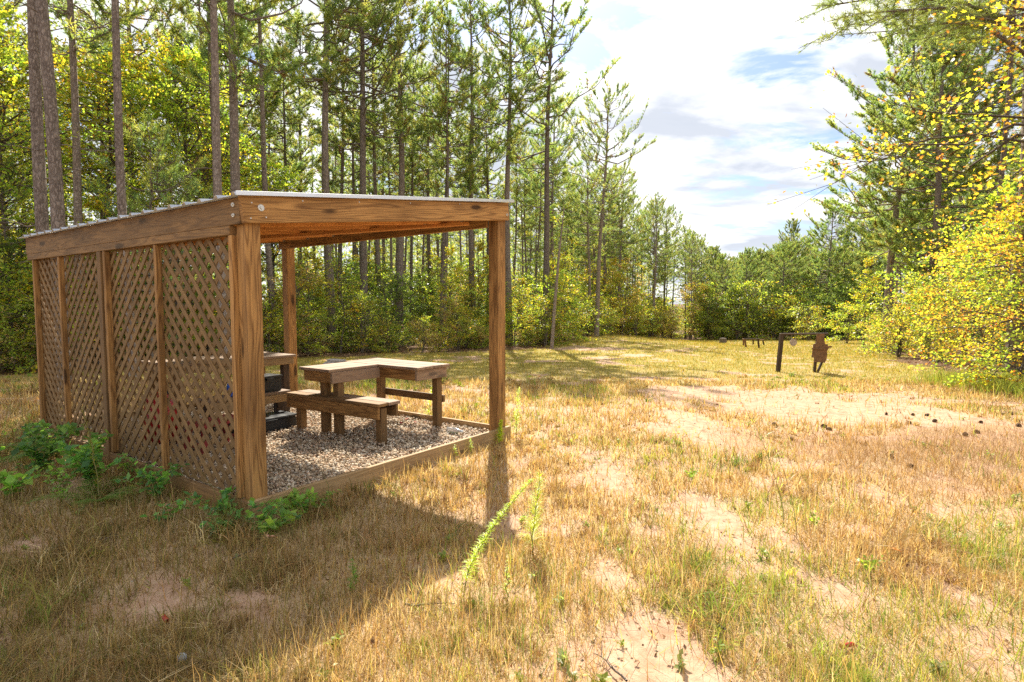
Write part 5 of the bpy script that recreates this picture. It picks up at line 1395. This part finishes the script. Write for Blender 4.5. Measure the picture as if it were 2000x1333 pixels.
# fallen twigs
def twig(seed, l):
    rr = np.random.default_rng(seed); T = TM(); s = np.linspace(-.5, .5, 7)
    Pp = np.stack([s * l, np.cumsum(rr.normal(size=7)) * .012, .006 + 0 * s], -1); V, F = tube(Pp, np.linspace(.006, .002, 7), 5); T.add(V, F)
    for k in range(3):
        i = rr.integers(1, 6); V, F = tube(np.array([Pp[i], Pp[i] + np.array([.06, rr.normal() * .06, .02])]), np.array([.003, .001]), 4); T.add(V, F)
    return T.mesh('twig', M_BARK2, True)
for k, (px, py, l, lab) in enumerate(((1195, 1315, .22, 'dark broken twig on the bare sand lowest in view'), (500, 1085, .30, 'pale forked twig lying in the shaded grass'), (1800, 868, .35, 'grey twig on the pine straw strip'), (840, 1190, .25, 'short twig in the grass below the bent weed'), (1390, 1220, .2, 'thin twig beside a bare sandy patch'), (210, 1050, .32, 'long thin twig in the shade before the weeds'))):
    x, y = gpt(px, py); o = link('fallen_twig', twig(k, l), None, (x, y, float(gz(x, y)) + .02), (0, 0, RNG.uniform(0, 3))); tag(o, lab, 'twig')
# ------------------------------------------------------------------ small litter
def shell(px, py, label, rz):
    x, y = gpt(px, py); o = empty('spent_shell', (x, y, float(gz(x, y)) + .022), (math.radians(90), 0, rz)); tag(o, label, 'shell casing')
    bm_obj('hull', lathe([(.0105, 0), (.0105, .055), (.009, .056), (.0088, .03)], 12), M_RED, o)
    bm_obj('brass', lathe([(.0125, -.014), (.0125, -.012), (.0108, -.012), (.0108, .0)], 12), simple_mat('brass', (.55, .40, .15), .35, .9), o)
shell(1648, 1268, 'red spent shell lying in the sunlit dry grass', 1.9)
shell(320, 1212, 'red spent shell in the shaded grass', .8)
x, y = gpt(355, 1292); bm = bmesh.new(); bmesh.ops.create_icosphere(bm, subdivisions=3, radius=.021)
o = bm_obj('small_ball', bm, simple_mat('dull_ball', (.4, .42, .45), .5), None, True); o.location = (x, y, float(gz(x, y)) + .02); tag(o, 'small grey ball in the shaded grass', 'ball')
def big_leaf(px, py, col, label, sz):
    x, y = gpt(px, py); V = STARV * sz; V = V.copy(); V[:, 2] += .3 * np.abs(V[:, 1])
    o = link('fallen_leaf', mesh_tris('fallen_leaf', V, STARF, M_LITTER, np.tile(np.array(col), (len(V), 1))), None, (x, y, float(gz(x, y)) + .07), (.25, -.2, RNG.uniform(0, 6)))
    tag(o, label, 'leaf')
big_leaf(545, 1072, (.62, .36, .24), 'pale orange fallen leaf on the shaded grass', .11)
big_leaf(1762, 1108, (.60, .22, .08), 'orange fallen leaf caught in the pale dry grass', .08)
for k, (s, t) in enumerate(((2.62, 1.65), (2.85, 1.2), (2.98, 1.1), (3.0, 1.45), (2.75, 1.35))):
    x, y = from_st(s, t)
    o = link('fallen_leaf', mesh_tris('fallen_leaf', STARV * .07, STARF, M_LITTER, np.tile(np.array((.48, .07, .05)), (len(STARV), 1))), None, (x, y, .095), (.2, .2, k * 1.3))
    tag(o, 'red fallen leaf on the gravel under the bench', 'leaf', 'red leaves on the gravel')
print('OBJ', len(bpy.data.objects), 'fills', k1, k2, k3, k4, 'tris', sum(len(m.polygons) for m in bpy.data.meshes))
